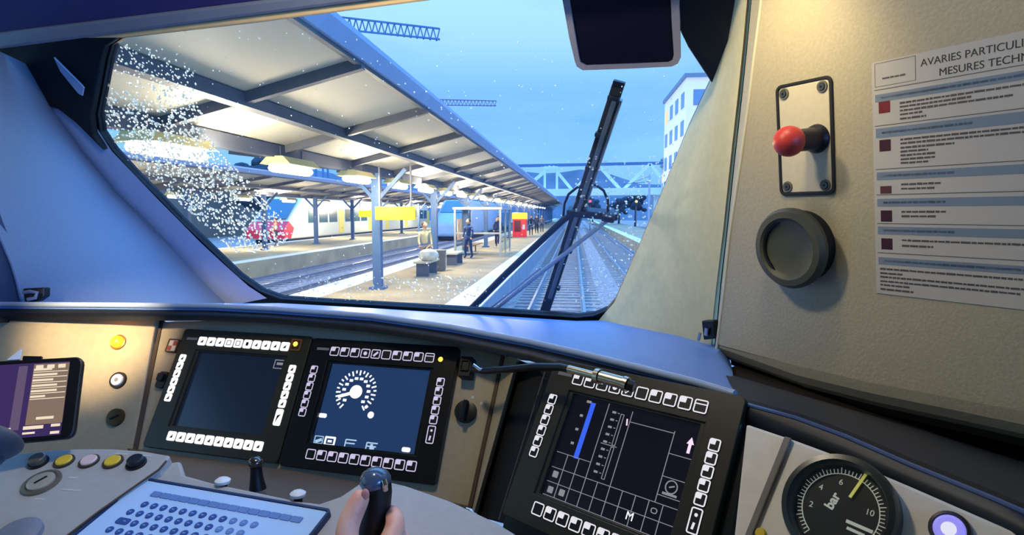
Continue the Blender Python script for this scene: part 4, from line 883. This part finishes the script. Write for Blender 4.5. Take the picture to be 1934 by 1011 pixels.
b = MB(); b.abox(x0+.04, x0+.08, y0+.3, y0+1.5, 1.3, 2.3); obj('poster', b, mat('poster_cream', (236, 222, 190), .5, em=(240, 220, 180), es=.3, c2=(180, 110, 60), nscale=3), t)
t = thing('vending_machine', 'red vending machine with a yellow top on the near platform', 'vending machine', (-4.6, 54, .55))
b = MB(); b.abox(-5.2, -4.05, 53.6, 54.5, .55, 2.05); obj('body', b, mat('vending_red', (226, 36, 30), .4, em=(230, 30, 24), es=.35), t, bevel=.03)
b = MB(); b.abox(-5.25, -4.0, 53.5, 54.6, 2.05, 2.6); obj('header', b, mat('vending_yellow', (250, 200, 20), .4, em=(255, 200, 10), es=.8), t, bevel=.05)
b = MB(); b.abox(-5.05, -4.5, 53.57, 53.61, 1.0, 1.95); obj('window', b, mat('vending_window', (120, 30, 30), .2, noise=.2), t)
b = MB(); b.abox(-4.35, -4.15, 53.57, 53.61, 1.2, 1.6); obj('keypad', b, WHITE, t)
def bench(x, y, lab):
    t = thing('platform_bench', lab, 'bench', (x, y, .55)); m_ = mat('bench_pale', (206, 196, 170), .6, noise=.1)
    b = MB(); b.abox(x-.25, x+.25, y-.8, y+.8, .98, 1.04); obj('seat', b, m_, t)
    for s in (-1, 1): b = MB(); b.abox(x-.2, x+.2, y+s*.6-.04, y+s*.6+.04, .55, .98); obj('leg', b, BEAM, t)
bench(-4.75, 25.0, 'pale bench just in front of the glass shelter'); bench(-4.85, 20.6, 'bench nearest the cab with a white sack on it')
b = MB(); b.sphere((-4.72, 20.3, 1.22), .34, 16, 10, sc=(1, .9, .62)); tag(obj('white_sack', b, mat('white_sack', (232, 230, 214), .6, c2=(190, 186, 170), nscale=6, bump=.6), smooth=True), 'white rounded sack lying on the bench nearest the cab', 'sack')
b = MB(); b.lathe((-4.75, 22.0, .55), (0, 0, 1), [(.2, 0), (.24, .05), (.26, .7), (.28, .74), (.2, .76)], 16); tag(obj('litter_bin', b, mat('bin_grey', (128, 126, 112), .6, noise=.2), smooth=True), 'grey litter bin between the two benches', 'bin')
# ------------------------------------------------------------------ people on the platform
def person(x, y, z, h, top, legs, lab, face=pi, skin=(206, 160, 134), hair=(50, 38, 30), step=.12, bag=None):
    s = h/1.75; c, sn = cos(face), sin(face)
    def P(a, f, zz): return (x+(a*c-f*sn)*s, y+(a*sn+f*c)*s, z+zz*s)
    m_ = mat('clothes_%d_%d_%d' % top, top, .8, noise=.2, nscale=8)
    t = skinned('person', [
        [(P(0, 0, .98), (.15, .11), 'pel'), (P(0, 0, 1.16), (.135, .10), None), (P(0, .01, 1.36), (.165, .11), 'ch'), (P(0, 0, 1.50), .06, 'nk'), (P(0, .02, 1.56), .05, None)],
        [(P(0, .01, 1.36), .1, 'ch'), (P(.19, 0, 1.42), .06, None), (P(.25, .02, 1.16), .045, None), (P(.25, .12, .95), .035, None)],
        [(P(0, .01, 1.36), .1, 'ch'), (P(-.19, 0, 1.42), .06, None), (P(-.25, -.02, 1.16), .045, None), (P(-.24, .06, .93), .035, None)]], m_, lv=1, lab=lab, cat='person')
    lm = mat('trousers_%d_%d_%d' % legs, legs, .8, noise=.2, nscale=8)
    skinned('trousers', [[(P(0, 0, .99), (.145, .11), 'pel'), (P(.10, 0, .88), .085, None), (P(.11, step, .50), .06, None), (P(.11, step*.6, .09), .045, None), (P(.11, step*.6+.13, .04), .04, None)],
        [(P(0, 0, .99), .1, 'pel'), (P(-.10, 0, .88), .085, None), (P(-.11, -step*.3, .50), .06, None), (P(-.11, -step, .09), .045, None), (P(-.11, -step+.13, .04), .04, None)]], lm, t, lv=1)
    b = MB(); b.sphere(P(0, .02, 1.65), .105*s, 14, 10, sc=(.85, .95, 1.15)); b.sphere(P(0, .13, 1.64), .018*s, 6, 4); hd = obj('head', b, mat('face_skin', skin, .5, noise=.05), t, smooth=True)
    b = MB(); b.sphere(P(0, -.01, 1.685), .112*s, 14, 10, sc=(.9, .95, 1.0)); obj('hair', b, mat('hair_%d' % hair[0], hair, .7, noise=.3), hd, smooth=True)
    for a in ((.25, .14, .91), (-.24, .08, .89)): b = MB(); b.sphere(P(*a), .045*s, 8, 6); obj('hand', b, mat('face_skin', skin, .5), t, smooth=True)
    return t
PZ = .556
person(-4.72, 28.2, PZ, 1.75, (36, 62, 120), (30, 48, 96), 'person in dark blue clothes standing in front of the shelter', pi*.8)
person(-5.15, 21.6, PZ, 1.70, (226, 216, 170), (150, 140, 120), 'person in a cream top standing behind the nearest bench', pi*1.2, hair=(90, 66, 44))
person(-4.6, 38.5, PZ, 1.8, (40, 52, 88), (34, 38, 52), 'person in a navy jacket walking between shelter and vending machine', pi)
person(-5.0, 41.0, PZ, 1.68, (70, 84, 130), (42, 44, 60), 'person in a blue grey coat beside the one in navy', pi*1.1)
person(-3.9, 57.5, PZ, 1.78, (28, 30, 44), (26, 28, 36), 'person in black just right of the vending machine', pi)
person(-3.7, 63, PZ, 1.72, (48, 50, 70), (30, 32, 44), 'person in a dark coat beyond the vending machine', pi)
person(-3.4, 67, PZ, 1.75, (150, 130, 110), (50, 50, 60), 'person in a tan coat beyond the vending machine', pi)
person(-4.3, 72, PZ, 1.75, (36, 38, 60), (30, 30, 40), 'person in dark clothes farthest along the near platform', pi)
person(-18.0, 37, PZ, 1.75, (200, 120, 60), (50, 50, 70), 'person in an orange top on the far platform', pi*.5)
# ------------------------------------------------------------------ regional train on the left
t = thing('regional_train', 'white and green regional train with a sloping nose behind the far platform', 'train', (-23.5, 48, 0))
xs0, xs1 = -25.0, -22.0; yN = 46.5
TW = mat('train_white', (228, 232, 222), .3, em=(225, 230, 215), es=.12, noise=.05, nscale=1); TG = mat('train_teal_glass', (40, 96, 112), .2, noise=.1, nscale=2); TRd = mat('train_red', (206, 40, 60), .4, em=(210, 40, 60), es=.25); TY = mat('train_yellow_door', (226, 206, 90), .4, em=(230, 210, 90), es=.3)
prof = [(yN, .55), (yN, 1.25), (yN+1.0, 2.0), (yN+3.6, 3.75), (yN+4.4, 3.95), (yN+48, 3.95), (yN+48, .55)]
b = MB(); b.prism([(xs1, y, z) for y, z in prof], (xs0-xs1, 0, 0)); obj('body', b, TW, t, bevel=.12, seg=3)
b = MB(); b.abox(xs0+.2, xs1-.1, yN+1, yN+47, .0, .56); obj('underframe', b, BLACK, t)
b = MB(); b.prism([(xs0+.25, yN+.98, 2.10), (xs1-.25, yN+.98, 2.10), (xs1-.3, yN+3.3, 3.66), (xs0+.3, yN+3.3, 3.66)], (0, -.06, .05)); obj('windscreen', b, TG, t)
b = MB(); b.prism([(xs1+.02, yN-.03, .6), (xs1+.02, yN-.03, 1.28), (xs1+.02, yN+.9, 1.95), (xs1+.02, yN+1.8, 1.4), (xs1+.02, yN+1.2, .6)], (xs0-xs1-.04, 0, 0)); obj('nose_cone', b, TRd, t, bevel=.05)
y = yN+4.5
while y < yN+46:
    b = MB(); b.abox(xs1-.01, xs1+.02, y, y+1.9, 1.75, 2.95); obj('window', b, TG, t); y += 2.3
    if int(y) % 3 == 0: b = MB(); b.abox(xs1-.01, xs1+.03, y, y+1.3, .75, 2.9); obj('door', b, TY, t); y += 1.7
t = thing('intercity_train', 'pale blue train nose far off between the shelter and the nearest columns', 'train', (-13, 62, 0))
b = MB(); b.prism([(-10.6, 60, .3), (-10.6, 60, 1.6), (-10.6, 61.5, 2.6), (-10.6, 64.5, 3.9), (-10.6, 104, 3.9), (-10.6, 104, .3)], (-2.8, 0, 0)); obj('body', b, mat('train_pale_blue', (150, 186, 226), .35, noise=.08, nscale=1), t, bevel=.3, seg=3)
b = MB(); b.prism([(-10.9, 61.55, 2.6), (-13.1, 61.55, 2.6), (-13.0, 64.2, 3.75), (-11.0, 64.2, 3.75)], (0, -.08, .06)); obj('windscreen', b, TG, t)
b = MB(); b.abox(-13.2, -10.8, 61, 103.5, .0, .3); obj('underframe', b, BLACK, t)
# ------------------------------------------------------------------ bridge
BW = mat('bridge_white', (240, 244, 248), .5, noise=.08, nscale=.5)
t = thing('truss_bridge', 'white steel truss bridge crossing over the tracks far ahead', 'bridge', (3, 112, 0))
D = 112
def bp(x, y): return ((x-1085)/1200*D, D, 2.6+(402-y)/1200*D)
b = MB(); b.bar(bp(930, 315), bp(1260, 311), .35, .5); obj('top_chord', b, mat('bridge_blue_grey', (90, 120, 160), .5, noise=.1), t)
b = MB(); b.bar(bp(930, 366), bp(1260, 363), 5.0, 1.2); obj('deck', b, BW, t)
for i, (xa, ya, xb, yb) in enumerate([(985, 362, 1040, 316), (1044, 316, 1082, 362), (1082, 362, 1128, 314), (1128, 314, 1172, 362), (1172, 362, 1222, 313), (1222, 313, 1262, 362), (960, 316, 985, 362)]):
    b = MB(); b.bar(bp(xa, ya), bp(xb, yb), .5, 1.3, up=(0, 1, 0)); obj('diagonal', b, BW, t)
b = MB(); q = bp(1041, 338); b.abox(q[0]-1.25, q[0]+1.25, D-1.4, D-1, q[2]+1.4, q[2]+2.0); b.abox(q[0]-1.25, q[0]-.85, D-1.4, D-1, q[2]-2.4, q[2]+1.4); b.abox(q[0]+.85, q[0]+1.25, D-1.4, D-1, q[2]-2.4, q[2]+1.4); obj('portal', b, BW, t, bevel=.1)
b = MB(); q = bp(1228, 338)
for xx in (bp(940, 366)[0], bp(1238, 366)[0]): b.abox(xx-.9, xx+.9, D-1.5, D+1.5, -.2, bp(0, 366)[2])
obj('pier', b, BW, t)
# ------------------------------------------------------------------ right side
WIN = glow('lit_window', (255, 220, 150), 1.2); DKW = mat('dark_window', (40, 60, 88), .2, noise=.2, nscale=1)
PALEW = mat('pale_window', (150, 168, 200), .2, noise=.1, nscale=1)
def building(x0, x1, y0, y1, z1, c, lab, nx, nz, lit=.3, em=0, seed=1):
    DKW = PALEW if seed == 1 else MATS['dark_window']
    t = thing('building', lab, 'building', ((x0+x1)/2, y0, -.2)); r = random.Random(seed)
    b = MB(); b.abox(x0, x1, y0, y1, -.2, z1); obj('wall', b, mat('facade_%d_%d' % (c[0], seed), c, .8, noise=.08, nscale=.5, em=c if em else None, es=em), t)  # em makes the wall glow, standing in for light falling on it
    b = MB(); b.abox(x0-.2, x1+.2, y0-.2, y1+.2, z1, z1+.35); obj('parapet', b, mat('parapet', (150, 160, 175), .7, noise=.1), t)
    for i in range(nx):
        for j in range(nz):
            cx = x0+(i+.5)*(x1-x0)/nx; cz = 1.5+(j+.5)*(z1-2)/nz; w = (x1-x0)/nx*.5; h = (z1-2)/nz*.55
            b = MB(); b.abox(cx-w/2, cx+w/2, y0-.06, y0+.05, cz-h/2, cz+h/2); obj('window', b, WIN if r.random() < lit else DKW, t)
    nyy = max(2, int((y1-y0)/3.5))
    for i in range(nyy):
        for j in range(nz):
            cy = y0+(i+.5)*(y1-y0)/nyy; cz = 1.5+(j+.5)*(z1-2)/nz; h = (z1-2)/nz*.55
            b = MB(); b.abox(x0-.06, x0+.05, cy-.8, cy+.8, cz-h/2, cz+h/2); obj('window', b, WIN if r.random() < lit else DKW, t)
building(10.0, 20, 60, 74, 14.8, (236, 228, 244), 'tall pale building with a facade that glows, right of the windscreen', 4, 5, .2, .5, 1)
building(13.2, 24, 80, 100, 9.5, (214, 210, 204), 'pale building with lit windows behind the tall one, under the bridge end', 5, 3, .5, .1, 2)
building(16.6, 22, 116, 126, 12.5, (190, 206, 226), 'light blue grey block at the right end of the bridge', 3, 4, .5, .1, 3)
b = MB()
for i in range(41):
    x = -150+i*8; h = 17+3*sin(i*.45)+1.5*sin(i*1.3+1); 
    b.add([(x, 230, -.2), (x+8, 230, -.2), (x+8, 262, 17+3*sin((i+1)*.45)+1.5*sin((i+1)*1.3+1)), (x, 262, h), (x, 330, -.2), (x+8, 330, -.2)], [[0, 1, 2, 3], [3, 2, 5, 4]])
struct('hillside', b, mat('dusk_hill', (104, 116, 128), .9, c2=(84, 98, 108), nscale=.12, det=6), smooth=True)
TREE = mat('tree_foliage_dusk', (48, 70, 84), .9, c2=(30, 48, 56), nscale=1.2, det=5)
def tree(x, y, h, lab, seed):
    r = random.Random(seed); t = thing('tree', lab, 'tree', (x, y, -.2)); b = MB(); b.tube([(x, y, -.2), (x+.1, y, h*.5), (x, y, h*.8)], [.22, .15, .05], 8); obj('trunk', b, mat('bark', (70, 60, 54), .9, noise=.3), t)
    b = MB()
    for k in range(26):
        a = r.uniform(0, 2*pi); q = r.uniform(0, h*.26); b.sphere((x+q*cos(a), y+q*sin(a), h*(.42+.5*r.random())), h*r.uniform(.07, .13), 8, 5, sc=(1, 1, .8))
    obj('crown', b, TREE, t)
building(-52, -40, 14, 130, 6.5, (128, 112, 100), 'long brown station building beyond the far platform at the left', 3, 2, .3, 0, 4)
tree(8.2, 120, 5.5, 'dark tree beneath the bridge, left of the pier', 1); tree(11.6, 124, 7, 'dark tree beneath the right end of the bridge', 2); tree(4.2, 150, 6, 'small dark tree far down the line beneath the bridge', 3); tree(-32, 62, 7.5, 'dark tree left of the regional train nose', 4); tree(-36, 70, 9, 'large dark tree behind the regional train', 5)
def mast(x, y, lab):
    t = thing('catenary_mast', lab, 'mast', (x, y, -.2)); b = MB(); b.abox(x-.12, x+.12, y-.12, y+.12, -.2, 7.5); obj('post', b, mat('mast_grey', (170, 184, 200), .5, noise=.1), t)
    b = MB(); b.bar((x, y, 6.6), (x-3.2, y, 6.3), .07); b.bar((x, y, 7.3), (x-2.4, y, 6.4), .05); obj('bracket', b, BEAM, t)
mast(9.6, 84, 'pale catenary mast in front of the lit building'); mast(5.9+1.6, 140, 'thin catenary mast far behind the bridge')
def signal(x, y, c, n, lab):
    t = thing('railway_signal', lab, 'signal', (x, y, -.2)); b = MB(); b.tube([(x, y, -.2), (x, y, 4.2)], .07, 8); obj('post', b, BEAM, t)
    b = MB(); b.abox(x-.25, x+.25, y-.1, y+.1, 3.6, 4.9); obj('head', b, BLACK, t, bevel=.05)
    b = MB(); b.lathe((x, y-.11, 4.3), (0, -1, 0), [(.18, 0), (.14, .06)], 14); obj('lens', b, glow(n, c, 5), t)
signal(2.3, 95, (255, 60, 90), 'signal_red', 'signal showing a red light under the bridge'); signal(9.3, 98, (255, 220, 90), 'signal_yellow', 'signal showing a yellow light at the right under the bridge')
# ------------------------------------------------------------------ cranes
def crane(D, x0, y0, x1, y1, hpx, c, lab, nm):
    def q(x, y): return Vector(((x-1085)/1200*D, D, 2.6+(402-y)/1200*D))
    t = thing('tower_crane', lab, 'crane', (q(x0, 0).x, D, -.2)); m_ = mat(nm, c, .6, noise=.1)
    a, e = q(x0, y0), q(x1, y1); h = hpx/1200*D; n = 22; b = MB(); w = h*.13
    b.bar(a, e, w); b.bar(a-Vector((0, 0, h)), e-Vector((0, 0, h*.8)), w)
    for i in range(n):
        p0 = a.lerp(e, i/n); p1 = a.lerp(e, (i+.5)/n); p2 = a.lerp(e, (i+1)/n); b.bar(p0, p1-Vector((0, 0, h*.95)), w*.6); b.bar(p1-Vector((0, 0, h*.95)), p2, w*.6)
    obj('jib', b, m_, t); b = MB(); mx_ = a.x+(e.x-a.x)*.12
    for s in (-1, 1):
        for r in (-1, 1): b.bar((mx_+s*h*.5, D+r*h*.5, -.2), (mx_+s*h*.5, D+r*h*.5, a.z), w)
    obj('mast', b, m_, t)
crane(190, 560, 22, 832, 60, 24, (96, 130, 178), 'pale blue lattice crane jib above the canopy edge', 'crane_blue')
crane(220, 790, 188, 938, 194, 11, (128, 110, 160), 'small mauve crane jib low in the sky right of the canopy', 'crane_mauve')
# ------------------------------------------------------------------ rest of the cab shell behind the camera
f12 = Vector((sin(radians(14.4)), cos(radians(14.4)), 0)); r12 = Vector((cos(radians(14.4)), -sin(radians(14.4)), 0))
def cp(a, f, z): return r12*a+f12*f+Vector((0, 0, z))
CABM = mat('cab_lining', (120, 118, 110), .7, noise=.1)
b = MB(); b.prism([cp(-2.1, -1.3, 3.45), cp(1.3, -1.3, 3.45), cp(1.3, .85, 3.45), cp(-2.1, .85, 3.45)], (0, 0, .05)); struct('ceiling_rear', b, CABM)
b = MB(); b.prism([cp(-2.1, -1.3, 1.15), cp(1.3, -1.3, 1.15), cp(1.3, 1.9, 1.15), cp(-2.1, 1.9, 1.15)], (0, 0, -.05)); struct('floor', b, mat('cab_floor', (60, 60, 62), .8, noise=.2))
b = MB(); b.prism([cp(-2.1, -1.3, 1.15), cp(1.3, -1.3, 1.15), cp(1.3, -1.3, 3.45), cp(-2.1, -1.3, 3.45)], f12*-.05); struct('wall_back', b, CABM)
b = MB(); b.prism([cp(-2.1, -1.3, 1.15), cp(-2.1, 1.2, 1.15), cp(-2.1, 1.2, 2.1), cp(-2.1, -1.3, 2.1)], r12*-.05); b.prism([cp(-2.1, -1.3, 3.15), cp(-2.1, 1.2, 3.15), cp(-2.1, 1.2, 3.45), cp(-2.1, -1.3, 3.45)], r12*-.05); struct('wall_left_rear', b, CABM)
b = MB(); b.prism([cp(1.3, -1.3, 1.15), cp(1.3, 1.2, 1.15), cp(1.3, 1.2, 2.1), cp(1.3, -1.3, 2.1)], r12*.05); b.prism([cp(1.3, -1.3, 3.15), cp(1.3, 1.2, 3.15), cp(1.3, 1.2, 3.45), cp(1.3, -1.3, 3.45)], r12*.05); struct('wall_right_rear', b, CABM)
for o in bpy.data.objects:
    if '_org' in o: del o['_org']
